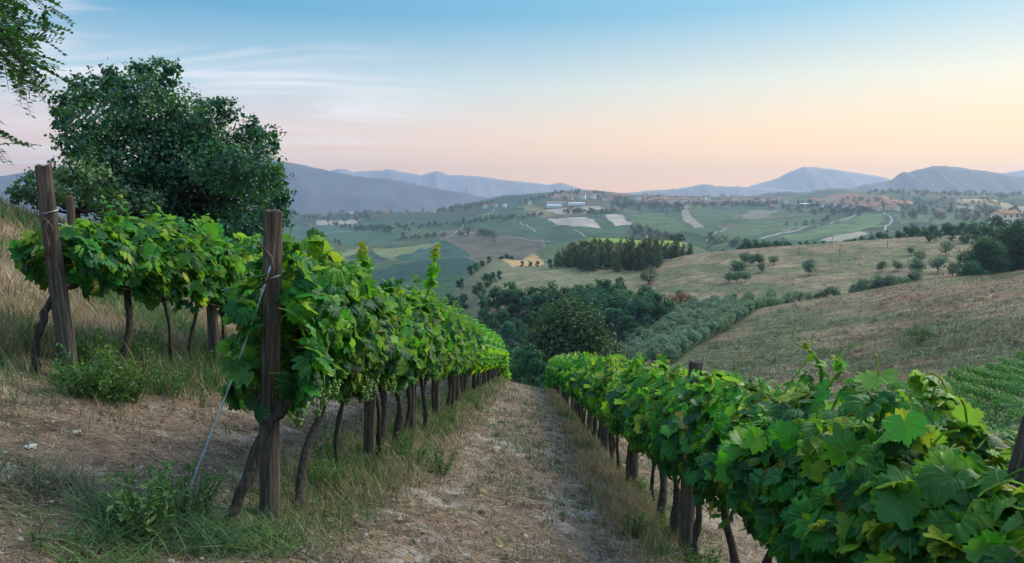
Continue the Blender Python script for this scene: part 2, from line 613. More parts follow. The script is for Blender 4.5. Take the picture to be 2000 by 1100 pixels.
def plain(name, col, rough=.6, metal=0.0, noise=0.0, scale=8.0):
    m, nt, out = new_mat(name)
    b = ND(nt, 'ShaderNodeBsdfPrincipled')
    b.inputs['Roughness'].default_value = rough
    b.inputs['Metallic'].default_value = metal
    if noise:
        t = ND(nt, 'ShaderNodeTexCoord')
        n = ND(nt, 'ShaderNodeTexNoise')
        n.inputs['Scale'].default_value = scale
        n.inputs['Detail'].default_value = 5
        nt.links.new(t.outputs['Object'], n.inputs['Vector'])
        c = ramp(nt, n.outputs[0], [(.3, tuple(v * (1 - noise) for v in col)), (.7, tuple(min(1, v * (1 + noise)) for v in col))])
        nt.links.new(c, b.inputs['Base Color'])
    else:
        b.inputs['Base Color'].default_value = (*col, 1)
    nt.links.new(b.outputs[0], out.inputs[0])
    return m


M_wire = plain("galvanised_wire", (.35, .38, .40), .45, .6, .3, 30)
M_guy = plain("pale_blue_wire", (.45, .58, .66), .5, .2, .25, 40)
M_rust = plain("rusty_iron", (.09, .06, .05), .8, .3, .4, 40)
M_grape = plain("green_grape", (.16, .27, .06), .35, 0, .2, 20)
M_clod = plain("soil_clod", (.27, .235, .20), .95, 0, .45, 3)
M_stone = plain("pale_stone", (.36, .34, .31), .9, 0, .25, 20)
M_cane = plain("vine_cane", (.10, .13, .05), .6, 0, .3, 20)
M_drycane = plain("cut_pale_cane", (.38, .36, .30), .8, 0, .3, 30)
M_wallA = plain("pale_render", (.74, .68, .60), .9, 0, .1, .3)
M_wallB = plain("ochre_render", (.56, .42, .30), .9, 0, .12, .3)
M_wallC = plain("brick_wall", (.32, .20, .15), .9, 0, .12, .3)
M_roof = plain("terracotta_roof", (.25, .12, .085), .9, 0, .2, .6)
M_roof2 = plain("grey_brown_roof", (.16, .13, .12), .9, 0, .2, .6)
M_white = plain("white_sheet_roof", (.6, .64, .68), .6, 0, .08, .3)
M_glass = plain("dark_window", (.03, .035, .045), .2)
M_road = plain("pale_gravel_road", (.22, .205, .18), .95, 0, .12, .05)
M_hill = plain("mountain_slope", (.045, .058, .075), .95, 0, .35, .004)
M_pale = plain("haze_paled_mountain", (.20, .19, .22), .95, 0, .12, .003)  # far ridges: the paling of distance haze is put into the base colour
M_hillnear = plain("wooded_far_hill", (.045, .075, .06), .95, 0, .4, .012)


# ================================================================== the ground sheets
def grid_faces(nr, nc):
    i = np.arange(nr * nc).reshape(nr, nc)
    return np.stack([i[:-1, :-1], i[:-1, 1:], i[1:, 1:], i[1:, :-1]], -1).reshape(-1, 4)


def lerpc(a, b, w):
    w = np.asarray(w)[..., None]
    return np.asarray(a) * (1 - w) + np.asarray(b) * w


ROW_TAN = .024


def row_x(x0, y):
    return x0 + ROW_TAN * y


X_L1, X_0, X_R = -5.02, -1.93, 1.63      # x of the rows at y = 0

STRAW, CHALK, GREENG, DRYTALL, SOIL = (.215, .157, .112), (.42, .395, .35), (.045, .095, .03), (.22, .15, .08), (.105, .08, .062)


def near_col(x, y):
    n1 = fbm(x * .8, y * .5, 21, 4); n2 = fbm(x * 2.3, y * 2.3, 22, 3); n3 = fbm(x * 5, y * 5, 25, 3)
    c = lerpc(STRAW, SOIL, smoothstep(.45, .75, n2) * .75)
    c = lerpc(c, CHALK, smoothstep(.58, .72, fbm(x * 1.7, y * 1.1, 23, 5)) * .8)
    c = lerpc(c, (.25, .17, .11), smoothstep(.5, .7, n3) * .5)
    xr_ = np.abs(np.abs(x - row_x(-.1, y) + .12 * (n1 - .5)) - .72)
    c = lerpc(c, lerpc(CHALK, SOIL, smoothstep(.35, .6, n3)), (1 - smoothstep(.08, .30, xr_)) * smoothstep(.42, .58, fbm(x * 1.2, y * .55, 27, 4)) * .85)
    gr = smoothstep(.60, .75, fbm(x * 1.3, y * .7, 31, 4)) * .6
    for xr in (X_L1, X_0, X_R):
        dx = np.abs(x - row_x(xr, y) + .25 * (n1 - .5))
        gr = np.maximum(gr, (1 - smoothstep(.25, .95, dx)) * smoothstep(.25, .5, n1) * .95)
    bank = smoothstep(-5.6, -7.2, x)
    gr = np.maximum(gr, bank * smoothstep(.48, .70, fbm(x * .5, y * .5, 41, 4)) * .8)
    c = lerpc(c, lerpc(STRAW, DRYTALL, .6), bank * .7)
    c = lerpc(c, GREENG, gr)
    c = lerpc(c, (.06, .12, .05), smoothstep(4, 12, x) * .5)
    return c


def span(*parts):
    return np.unique(np.concatenate([np.arange(a, b + 1e-6, s) for a, b, s in parts]).round(4))


xs = span((-90, -16, 2.0), (-16, -9, .4), (-9, 4.6, .1), (5, 16, .4), (16, 90, 2.0))
ys = span((-12, 1.5, .5), (1.5, 16, .1), (16, 30, .2), (30, 60, .4))
X, Y = np.meshgrid(xs, ys)
Z = zfun(X, Y)
V = np.stack([X, Y, Z], -1).reshape(-1, 3)
g = link('ground', mesh('ground', V, grid_faces(*X.shape), {'Col': ('FLOAT_COLOR', rgba(near_col(X, Y).reshape(-1, 3)))}, True, [M_near]))
structure(g, 'dry mown vineyard slope of straw and pale soil between the vine rows', 'ground')

# hillsides from 60 m to 640 m
GOLD = [pick(*p, 300)[:2] for p in ((905, 513), (985, 503), (1062, 513), (1058, 519), (1000, 522), (900, 522))]
LITG = [pick(*p, 500)[:2] for p in ((1120, 467), (1180, 464.5), (1260, 466), (1330, 470), (1420, 489), (1400, 497), (1330, 482), (1150, 472))]


def mid_col(x, y):
    px = 1000 + F_PX * x / y
    n = fbm(x / 9, y / 9, 61, 5); n2 = fbm(x / 15, y / 15, 62, 5); n3 = fbm(x / 3.5, y / 2.0, 63, 4)
    dry = lerpc((.155, .115, .078), (.225, .178, .115), smoothstep(.3, .7, n))
    dry = lerpc(dry, (.32, .26, .20), smoothstep(.60, .74, n3) * .6)
    dry = lerpc(dry, (.23, .13, .09), smoothstep(.58, .7, fbm(x / 14, y / 6, 66, 4)) * .6)
    grn = lerpc((.045, .085, .04), (.075, .115, .05), n3)
    c = lerpc(dry, grn, np.maximum(smoothstep(.48, .66, n2) * .7, smoothstep(.55, .68, n3) * .5))
    # hill behind the ravine, greener towards its lower left flank
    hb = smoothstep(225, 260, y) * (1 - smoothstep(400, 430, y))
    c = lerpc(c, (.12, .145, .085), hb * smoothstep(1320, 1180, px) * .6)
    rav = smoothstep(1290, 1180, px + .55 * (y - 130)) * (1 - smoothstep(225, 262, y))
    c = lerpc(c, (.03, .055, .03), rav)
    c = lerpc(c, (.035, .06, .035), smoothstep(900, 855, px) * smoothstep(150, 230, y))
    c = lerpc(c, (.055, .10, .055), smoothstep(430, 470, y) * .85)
    c[inpoly(x, y, GOLD)] = (.34, .235, .12)
    m = inpoly(x, y, LITG)
    c[m] = (.17, .25, .05)
    return c


def sheet(name, d0, d1, nd, t0, t1, nt_, colf, mat, first_row=None):
    D = np.geomspace(d0, d1, nd)
    T = np.linspace(t0, t1, nt_)
    T, D = np.meshgrid(T, D)
    X = T * D
    Z = zfun(X, D)
    V = np.stack([X, D, Z], -1).reshape(-1, 3)
    return link(name, mesh(name, V, grid_faces(*X.shape), {'Col': ('FLOAT_COLOR', rgba(colf(X, D).reshape(-1, 3)))}, True, [mat]))


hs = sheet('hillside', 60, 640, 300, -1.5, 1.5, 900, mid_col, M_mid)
structure(hs, 'dry brown grass hillsides across the ravine', 'hillside')

# farmland from 640 m to 6 km
FIELDS = []


def field(col, *pts):
    FIELDS.append(([pick(*p, 640)[:2] for p in pts], col))


PALE, PALE2, OLV, GRN, DGRN = (.40, .34, .29), (.34, .31, .25), (.20, .19, .09), (.075, .135, .06), (.035, .07, .045)
field(DGRN, (560, 418), (760, 412), (960, 408), (900, 428), (560, 432))
field((.05, .115, .07), (560, 440), (720, 440), (800, 470), (700, 486), (560, 476))
field((.065, .125, .065), (690, 448), (770, 440), (840, 455), (760, 462))
field((.05, .10, .06), (880, 456), (1000, 430), (1060, 430), (1160, 458), (1060, 466), (900, 464))
field(PALE, (1069, 427), (1146, 424), (1174, 446), (1120, 443), (1092, 440))
field(PALE, (1182, 420), (1214, 420), (1236, 439), (1202, 442))
field(PALE2, (1064, 410), (1172, 403), (1195, 412), (1146, 416), (1086, 420))
field(OLV, (1004, 405), (1052, 403), (1082, 422), (1052, 426))
field((.18, .21, .09), (728, 486), (860, 473), (820, 486), (764, 509), (742, 500))
field((.18, .20, .09), (650, 500), (700, 480), (712, 482), (668, 508))
field(PALE2, (618, 431), (709, 429), (696, 439), (618, 440))
field(GRN, (1225, 420), (1290, 414), (1345, 448), (1290, 452), (1240, 440))
field((.27, .23, .19), (1332, 411), (1344, 409), (1374, 444), (1357, 446), (1334, 427))
field((.06, .12, .06), (1350, 412), (1460, 408), (1400, 440), (1375, 440))
field((.21, .19, .15), (1430, 428), (1480, 408), (1520, 412), (1500, 424))
field(GRN, (1420, 448), (1500, 432), (1600, 424), (1560, 442), (1440, 478), (1390, 482))
field((.10, .18, .075), (1522, 464), (1629, 438), (1732, 441), (1660, 455), (1569, 470))
field((.085, .16, .07), (1640, 428), (1722, 418), (1728, 428), (1700, 440), (1640, 436))
field((.22, .125, .09), (1584, 393), (1625, 381), (1668, 376), (1730, 385), (1790, 397), (1760, 402), (1681, 405))
field((.40, .20, .12), (1700, 380), (1740, 388), (1792, 397), (1780, 399), (1730, 391))
field((.26, .25, .18), (1870, 391), (1900, 391), (2000, 405), (2060, 415), (2060, 425), (1870, 406))
field((.46, .35, .18), (1869, 389), (1905, 388.5), (2000, 404), (2000, 407), (1900, 392), (1870, 392))
field((.04, .075, .05), (1762, 400), (1866, 393), (1866, 408), (1770, 412))
field((.08, .14, .08), (1745, 418), (1860, 418), (1900, 430), (1760, 438))
field(PALE2, (1600, 470), (1680, 452), (1700, 456), (1640, 472))
field((.035, .08, .06), (600, 500), (640, 490), (660, 520), (610, 525))


PARCEL = np.array([(.025, .09, .06), (.035, .115, .058), (.022, .075, .058), (.055, .115, .05), (.03, .10, .07), (.075, .12, .055), (.035, .095, .045), (.11, .11, .065), (.13, .115, .08), (.05, .115, .06), (.035, .08, .05), (.09, .115, .05)])


def far_col(x, y):
    """irregular parcels (nearest of jittered seeds), with darker hedged and paler tracked borders"""
    w = 14 * (fbm(x / 60, y / 60, 75, 3) - .5)
    gx = (x * .93 + y * .37 + w) / 150; gy = (y * .93 - x * .37 + w) / 210
    ix, iy = np.floor(gx), np.floor(gy)
    d1 = np.full(x.shape, 9.0); d2 = np.full(x.shape, 9.0); idc = np.zeros(x.shape)
    for i in (-1, 0, 1):
        for j in (-1, 0, 1):
            cx, cy = ix + i, iy + j
            hx_, hy_ = _hash(cx, cy, 5), _hash(cx, cy, 6)
            d = np.hypot(cx + .15 + .7 * hx_ - gx, cy + .15 + .7 * hy_ - gy)
            nearer = d < d1
            d2 = np.where(nearer, d1, np.minimum(d2, d))
            idc = np.where(nearer, _hash(cx, cy, 7), idc)
            d1 = np.where(nearer, d, d1)
    c = PARCEL[np.clip((idc * 12).astype(int), 0, 11)] * .74 * (.75 + .4 * fbm(x / 25, y / 25, 71, 4))[..., None]
    edge = 1 - smoothstep(.015, .05, d2 - d1)
    c = lerpc(c, lerpc((.025, .05, .035), (.16, .14, .11), (_hash(np.floor(idc * 977), ix * 0, 3) > .62) * 1.0), edge * .8)
    g = .78 * (.85 + .3 * fbm(x / 18, y / 40, 73, 3))
    for poly, col in FIELDS:
        m = inpoly(x, y, poly)
        c[m] = np.array(col) * g[m][:, None]
    return c


fh = sheet('far_hills', 640, 6000, 420, -1.1, 1.2, 1700, far_col, M_far)
structure(fh, 'patchwork of green fields on the hills beyond the valley', 'hills')


def strip(name, pts, width, label, mat, lift, dmin, cat='road'):
    """a road draped over the terrain along world points"""
    W = [pick(*p, dmin)[:2] for p in pts]
    Q = []
    for a, b in zip(W[:-1], W[1:]):
        n = max(2, int(np.linalg.norm(b - a) / 6))
        Q += [a + (b - a) * t for t in np.linspace(0, 1, n, endpoint=False)]
    Q.append(W[-1])
    Q = np.array(Q)
    for _ in range(3):
        Q[1:-1] = (Q[:-2] + 2 * Q[1:-1] + Q[2:]) / 4
    T = np.gradient(Q, axis=0)
    T /= np.linalg.norm(T, axis=1)[:, None] + 1e-9
    Nn = np.stack([-T[:, 1], T[:, 0]], 1)
    cols = np.stack([Q + Nn * width * s for s in (-.5, 0, .5)], 1)
    z = zfun(cols[..., 0], cols[..., 1]) + lift
    V = np.concatenate([cols, z[..., None]], -1).reshape(-1, 3)
    o = link(name, mesh(name, V, grid_faces(len(Q), 3), None, True, [mat]))
    structure(o, label, cat)


strip('road', [(1486, 468), (1550, 453), (1625, 436), (1672, 421)], 7, 'pale straight road climbing past the green field', M_road, .9, 640)
strip('road', [(1722, 412), (1728, 420), (1741, 426), (1743, 432), (1734, 440), (1728, 452)], 3.4, 'pale winding road in the valley below the hamlet', M_road, .9, 640)
strip('track', [(1016, 434), (1045, 455)], 3.4, 'pale farm track running down the vineyard slope', M_road, .9, 640, 'track')
strip('track', [(944, 424), (966, 409)], 3.4, 'pale farm track climbing to the red roofed farm', M_road, .9, 640, 'track')
strip('track', [(968, 464), (1020, 467), (1075, 473)], 3.4, 'pale track along the foot of the green field', M_road, .9, 640, 'track')
strip('track', [(1120, 450), (1143, 464)], 3.4, 'short pale track below the harvested field', M_road, .9, 640, 'track')
strip('track', [(600, 463), (640, 455), (690, 452)], 3.4, 'pale track curving across the valley floor', M_road, .9, 640, 'track')
strip('track', [(860, 468), (890, 456), (905, 440)], 3.4, 'pale track beside the farm in the valley', M_road, .9, 640, 'track')
strip('track', [(1378, 472), (1395, 458), (1420, 446)], 3.4, 'pale track climbing between two green vineyards', M_road, .9, 640, 'track')
strip('track', [(1225, 446), (1250, 445), (1240, 452)], 3.4, 'pale hooked track under the small harvested field', M_road, .9, 640, 'track')

# ================================================================== mountains


def mountain(name, prof, d, depth, label, mat, seed, base=-300):
    """ridge with real depth: cross section rises from the valley to the crest and falls behind it"""
    pts = np.array(prof, float)
    n = 420
    px = np.linspace(pts[0, 0], pts[-1, 0], n)
    py = np.interp(px, pts[:, 0], pts[:, 1])
    k = np.ones(3) / 3
    py = np.convolve(np.pad(py, 1, mode='edge'), k, 'valid')
    top = np.array([P(a, b, d) for a, b in zip(px, py)])
    w = np.concatenate([np.linspace(-1, 0, 26), np.linspace(0, 1, 10)[1:]])
    rows = []
    for s in w:
        yy = np.full(n, d + s * depth)
        xx = top[:, 0] * (1 + .0 * s)
        prof_s = (1 - abs(s)) ** (1.15 if s < 0 else 1.0)
        zz = base + (top[:, 2] - base) * prof_s
        rel = (top[:, 2] - base)
        nz = (fbm(xx / (depth * .22) + s * .6, yy / (depth * .5), seed, 5) - .5)
        zz = zz + nz * rel * .75 * (abs(s) * (1 - abs(s)) * 4) * .5
        rows.append(np.stack([xx, yy, zz], 1))
    crest = int(np.argmin(np.abs(w)))
    rows[crest][:, 2] += (fbm(px / 9, px * 0, seed + 3, 4) - .5) * d / F_PX * 3.0
    V = np.array(rows).reshape(-1, 3)
    o = link(name, mesh(name, V, grid_faces(len(w), n), None, True, [mat]))
    structure(o, label, 'mountain')
    return o


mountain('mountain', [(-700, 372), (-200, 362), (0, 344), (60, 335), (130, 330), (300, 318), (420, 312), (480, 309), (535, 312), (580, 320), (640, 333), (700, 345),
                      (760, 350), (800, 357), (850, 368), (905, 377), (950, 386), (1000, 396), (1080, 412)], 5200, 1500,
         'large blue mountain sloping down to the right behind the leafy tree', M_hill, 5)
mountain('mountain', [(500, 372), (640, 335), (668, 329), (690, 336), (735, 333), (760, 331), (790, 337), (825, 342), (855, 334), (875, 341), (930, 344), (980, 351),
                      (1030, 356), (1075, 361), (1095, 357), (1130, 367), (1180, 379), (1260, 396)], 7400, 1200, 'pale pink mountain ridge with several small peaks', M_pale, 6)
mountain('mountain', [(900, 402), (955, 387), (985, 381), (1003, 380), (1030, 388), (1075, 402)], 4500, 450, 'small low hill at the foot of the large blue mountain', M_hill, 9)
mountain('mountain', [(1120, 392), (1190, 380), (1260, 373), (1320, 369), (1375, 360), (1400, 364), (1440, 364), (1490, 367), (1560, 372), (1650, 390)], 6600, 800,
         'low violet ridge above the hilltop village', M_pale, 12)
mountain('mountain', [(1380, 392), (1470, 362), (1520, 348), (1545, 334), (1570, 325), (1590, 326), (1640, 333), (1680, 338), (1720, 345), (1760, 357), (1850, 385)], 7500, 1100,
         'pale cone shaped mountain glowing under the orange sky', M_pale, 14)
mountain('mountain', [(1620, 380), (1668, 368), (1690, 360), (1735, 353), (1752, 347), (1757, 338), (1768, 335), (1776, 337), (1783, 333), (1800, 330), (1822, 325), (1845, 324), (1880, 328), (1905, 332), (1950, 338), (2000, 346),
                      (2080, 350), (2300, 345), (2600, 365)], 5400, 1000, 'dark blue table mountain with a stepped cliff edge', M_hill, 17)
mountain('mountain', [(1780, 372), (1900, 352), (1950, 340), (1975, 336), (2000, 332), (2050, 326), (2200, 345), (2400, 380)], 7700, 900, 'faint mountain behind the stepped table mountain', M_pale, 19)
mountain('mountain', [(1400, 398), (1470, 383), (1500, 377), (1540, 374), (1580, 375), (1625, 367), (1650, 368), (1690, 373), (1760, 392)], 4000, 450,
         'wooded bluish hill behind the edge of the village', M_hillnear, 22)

# ================================================================== haze
hz = bpy.data.meshes.new('haze')
x0, x1, y0, y1, z0, z1 = -9500, 9500, -400, 9000, -420, 380
hv = [(x, y, z) for z in (z0, z1) for y in (y0, y1) for x in (x0, x1)]
hz.from_pydata(hv, [], [(0, 2, 3, 1), (4, 5, 7, 6), (0, 1, 5, 4), (2, 6, 7, 3), (0, 4, 6, 2), (1, 3, 7, 5)])
HAZE, nt, out = new_mat("evening_haze")
pv = ND(nt, 'ShaderNodeVolumePrincipled')
pv.inputs['Color'].default_value = (.44, .53, .70, 1)
pv.inputs['Density'].default_value = 1.2e-4
pv.inputs['Anisotropy'].default_value = 0.35
nt.links.new(pv.outputs[0], out.inputs['Volume'])
hz.materials.append(HAZE)
ho = link('haze', hz)
tag(ho, 'pale blue evening haze lying over the valley', 'haze', kind='stuff')

# ================================================================== geometry builders


def tube(pts, radii, ns=7, cap=True, jitter=0.0, rg=None):
    pts = np.asarray(pts, float)
    n = len(pts)
    r = np.broadcast_to(np.asarray(radii, float), (n,)).copy()
    T = np.gradient(pts, axis=0)
    T /= np.linalg.norm(T, axis=1)[:, None] + 1e-9
    ref = np.array([1.0, 0, 0]) if abs(T[0, 0]) < .8 else np.array([0, 1.0, 0])
    A = np.cross(T, ref); A /= np.linalg.norm(A, axis=1)[:, None] + 1e-9
    B = np.cross(T, A)
    ang = np.linspace(0, 2 * np.pi, ns, endpoint=False)
    rr = r[:, None] * np.ones(ns)
    if jitter and rg is not None:
        rr = rr * (1 + jitter * rg.normal(size=(1, ns)) * .7 + jitter * rg.normal(size=(n, ns)) * .6)
    V = pts[:, None] + rr[..., None] * (np.cos(ang)[None, :, None] * A[:, None] + np.sin(ang)[None, :, None] * B[:, None])
    V = V.reshape(-1, 3)
    i = np.arange(n * ns).reshape(n, ns)
    Fq = np.stack([i[:-1], np.roll(i[:-1], -1, 1), np.roll(i[1:], -1, 1), i[1:]], -1).reshape(-1, 4)
    if cap:
        V = np.concatenate([V, pts[:1], pts[-1:]])
        c0, c1 = n * ns, n * ns + 1
        t0 = np.stack([np.full(ns, c0), np.roll(i[0], -1), i[0], i[0]], -1)
        t1 = np.stack([np.full(ns, c1), i[-1], np.roll(i[-1], -1), np.roll(i[-1], -1)], -1)
        Ft = np.concatenate([t0[:, :3], t1[:, :3]])
        return V, [Fq, Ft]
    return V, [Fq]


class MB:
    """collects pieces of one mesh"""

    def __init__(self):
        self.V, self.F, self.n, self.A = [], {}, 0, {}

    def add(self, V, faces, **at):
        V = np.asarray(V, float)
        for f in (faces if isinstance(faces, list) else [faces]):
            f = np.asarray(f)
            if len(f):
                self.F.setdefault(f.shape[1], []).append(f + self.n)
        self.V.append(V)
        self.n += len(V)
        for k, a in at.items():
            a = np.asarray(a, float)
            if a.ndim == 1:
                a = np.repeat(a[None], len(V), 0)
            self.A.setdefault(k, []).append(a)

    def build(self, name, mat, smooth=False):
        at = {}
        for k, a in self.A.items():
            arr = np.concatenate(a)
            at[k] = ('FLOAT_COLOR', rgba(arr)) if arr.shape[1] == 3 else ('FLOAT2', arr)
        return mesh(name, np.concatenate(self.V), [np.concatenate(f) for f in self.F.values()], at, smooth, [mat])


def norm(a):
    return a / (np.linalg.norm(a, axis=-1, keepdims=True) + 1e-9)


# ---- vine leaf templates (petiole at the origin, tip along +y)
HALF = [(0, 1.0), (.07, .88), (.13, .87), (.17, .74), (.25, .70), (.25, .56), (.36, .66), (.46, .64), (.62, .70), (.61, .56), (.68, .47), (.56, .35), (.64, .28), (.76, .20), (.67, .08),
        (.69, -.05), (.55, -.12), (.47, -.27), (.32, -.28), (.20, -.36), (.09, -.27), (.02, -.05)]
HALF_M = [(0, 1.0), (.16, .80), (.24, .54), (.60, .70), (.62, .46), (.54, .33), (.75, .18), (.62, -.08), (.45, -.26), (.18, -.36), (.02, -.05)]
HALF_L = [(0, 1.0), (.22, .56), (.62, .66), (.56, .30), (.72, .10), (.38, -.32), (.02, -.05)]


def leaf_template(half, ring):
    h = np.array(half)
    out_ = np.concatenate([h, (h[1:] * [-1, 1])[::-1]])
    n = len(out_)
    k = np.arange(n)
    z_out = -.16 * (np.abs(out_[:, 0]) ** 2) - .12 * np.maximum(out_[:, 1], 0) ** 2
    V = [np.array([[0, 0, 0.0]])]
    if ring:
        mid = out_ * .55
        zm = .045 + .012 * np.cos(k * 1.3)
        V += [np.c_[mid, zm], np.c_[out_, z_out + .018 * np.sin(k * 1.9)]]
        a, b = 1 + k, 1 + n + k
        a2, b2 = 1 + (k + 1) % n, 1 + n + (k + 1) % n
        keep = k != h.shape[0] - 1     # the notch at the petiole stays open
        Fc = np.concatenate([np.stack([0 * k, a2, a], 1)[keep], np.stack([a, a2, b2], 1)[keep], np.stack([a, b2, b], 1)[keep]])
    else:
        V += [np.c_[out_, z_out]]
        a, a2 = 1 + k, 1 + (k + 1) % n
        keep = k != h.shape[0] - 1
        Fc = np.stack([0 * k, a2, a], 1)[keep]
    return np.concatenate(V), Fc




def morph(half, fill, jit, seed):
    """another leaf of the same plant: shallower or deeper bays, its own teeth"""
    rg = np.random.default_rng(seed)
    h = np.array(half)
    rr = np.linalg.norm(h, axis=1)
    env = np.array([max(rr[max(0, i - 3):i + 4]) for i in range(len(rr))])
    nr = rr + (env - rr) * fill + rg.normal(0, jit, len(rr))
    nr[-1] = rr[-1]; nr[0] = rr[0] * rg.uniform(.88, 1.05)
    o = h * (nr / rr)[:, None]
    o[0, 0] = 0
    return [tuple(v) for v in o]


T_HI = [leaf_template(morph(HALF, f_, j_, q_), True) for f_, j_, q_ in ((0, .02, 1), (.25, .05, 2), (-.25, .04, 3), (.40, .05, 4), (.05, .06, 5))]
T_MID = [leaf_template(morph(HALF_M, f_, .03, q_), False) for f_, q_ in ((0, 1), (.4, 2), (-.2, 3))]
T_LOW = [leaf_template(HALF_L, False)]


def put_leaves(mb, tmpls, pos, nrm, tip, size, tone, spot, rg):
    w = rg.integers(0, len(tmpls), len(pos))
    for i, t in enumerate(tmpls):
        m = w == i
        if m.any():
            put_leaves_of(mb, t, pos[m], nrm[m], tip[m], size[m], tone[m], spot[m], rg)


def put_leaves_of(mb, tmpl, pos, nrm, tip, size, tone, spot, rg):
    TV, TF = tmpl
    N, nv = len(pos), len(TV)
    nrm = norm(nrm)
    tip = norm(tip - (tip * nrm).sum(1, keepdims=True) * nrm)
    side = np.cross(tip, nrm)
    fold = rg.uniform(-.30, .55, (N, 1))
    curl = rg.uniform(-.4, 3.4, (N, 1))
    wdt = rg.uniform(.88, 1.15, (N, 1))
    lx = TV[None, :, 0] * wdt
    ly = TV[None, :, 1] * np.ones((N, 1))
    lz = TV[None, :, 2] * curl + np.abs(TV[None, :, 0]) * fold + .05 * np.sin(TV[None, :, 0] * 5 + rg.uniform(0, 6, (N, 1)))
    s = size[:, None, None]
    V = pos[:, None] + s * (lx[..., None] * side[:, None] + ly[..., None] * tip[:, None] + lz[..., None] * nrm[:, None])
    Fc = (TF[None] + (np.arange(N) * nv)[:, None, None]).reshape(-1, 3)
    col = np.stack([np.repeat(tone, nv), np.repeat(spot, nv), np.repeat(rg.random(N), nv)], 1)
    mb.add(V.reshape(-1, 3), Fc, Col=col, lf=np.tile(TV[:, :2], (N, 1)))


SLOPE = -.213


def foliage_mesh(seed, lod, hb, ht, half_w, length, n, leaf, shoots=3, tone0=.32, lean=0.0, mat=None, hang=0.25, cross=0.0):
    """curtain of leaves of one vine, along y, sheared to the slope of the row"""
    rg = np.random.default_rng(seed)
    mb = MB()
    tm = {0: T_HI, 1: T_MID, 2: T_LOW}[lod]
    s = rg.uniform(-length / 2, length / 2, n)
    topv = ht + .50 * (fbm(s * 2.2 + seed, s * 0, seed, 3) - .5) * 2
    botv = hb + hang * (fbm(s * 2.5 + 9 + seed, s * 0, seed + 1, 3) - .5) * 2
    u = rg.random(n) ** .9
    h = botv + (topv - botv) * u
    sd = np.where(rg.random(n) < .5, -1.0, 1.0)
    prof = np.sin(np.clip(u, .03, .97) * np.pi) ** .5
    w = sd * half_w * prof * (.45 + .55 * np.sqrt(rg.random(n))) * (1 + .5 * (fbm(s * 2 + 3 * sd, h * 2, seed + 2, 3) - .5) * 2)
    pos = np.stack([w + lean * (h - hb), s, h + SLOPE * s], 1)
    out_ = np.stack([sd * (.9 - .5 * u), rg.normal(0, .38, n), .35 + .75 * u ** 2 + 0 * u], 1)
    nrm = out_ + rg.normal(0, .48, (n, 3))
    tip = np.stack([sd * .45, rg.normal(0, .8, n), -.8 + 1.0 * rg.random(n)], 1)
    size = leaf * rg.uniform(.42, 1.22, n)
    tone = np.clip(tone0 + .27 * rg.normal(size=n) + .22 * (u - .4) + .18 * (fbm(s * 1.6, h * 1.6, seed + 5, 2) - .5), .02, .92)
    spot = np.where(rg.random(n) < .03, .8, 0.0)
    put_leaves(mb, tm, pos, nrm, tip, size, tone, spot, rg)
    # shoots that stick out of the curtain, leaves shrinking and paling to the tip
    canes = []
    for k in range(shoots):
        a = rg.uniform(-length / 2, length / 2)
        b = np.array([rg.normal(0, half_w * .5), a, rg.uniform(ht - .35, ht - .1)])
        d = norm(np.array([rg.normal(0, .35), rg.normal(0, .5), rg.uniform(.5, 1.1)]))
        L = rg.uniform(.2, .62)
        m = 6 if lod < 2 else 4
        tt = np.linspace(.2, 1, m)
        pp = b + d * L * tt[:, None] + np.stack([0 * tt, .12 * np.sin(tt * 3 + k), -.16 * tt ** 2 * rg.random()], 1)
        q = pp.copy(); q[:, 2] += SLOPE * pp[:, 1]
        sgn = np.where(np.arange(m) % 2 == 0, 1.0, -1.0)
        az = rg.uniform(0, 6.28)
        sidev = np.array([math.cos(az), math.sin(az), .15])
        put_leaves(mb, tm, q, np.stack([rg.normal(0, .5, m), rg.normal(0, .5, m), np.ones(m)], 1), sgn[:, None] * sidev + rg.normal(0, .3, (m, 3)),
                   leaf * (1.0 - .72 * tt) * rg.uniform(.85, 1.1, m), np.clip(.42 + .40 * tt + rg.normal(0, .08, m), 0, 1), np.zeros(m), rg)
        canes.append(np.concatenate([[b + [0, 0, SLOPE * a]], q]))
    if lod < 2:
        for q in canes:
            v, f = tube(q, np.linspace(.010, .004, len(q)), 4, False)
            mb.add(v, f, Col=(.75, 0, .5), lf=(.3, .3))
    if lod == 0:      # petioles
        idx = rg.choice(n, min(n, 90), replace=False)
        for i in idx:
            e = pos[i]
            c = e * [.35, 1, 1] + np.array([0, rg.normal(0, .06), rg.uniform(.0, .14)])
            v, f = tube([c, (c + e) / 2 + [0, 0, .03], e], [.006, .005, .0045], 3, False)
            mb.add(v, f, Col=(.8, .6, .5), lf=(.3, .3))
    return mb.build('foliage', mat or (M_vine if lod < 2 else M_vine_far), lod == 0)


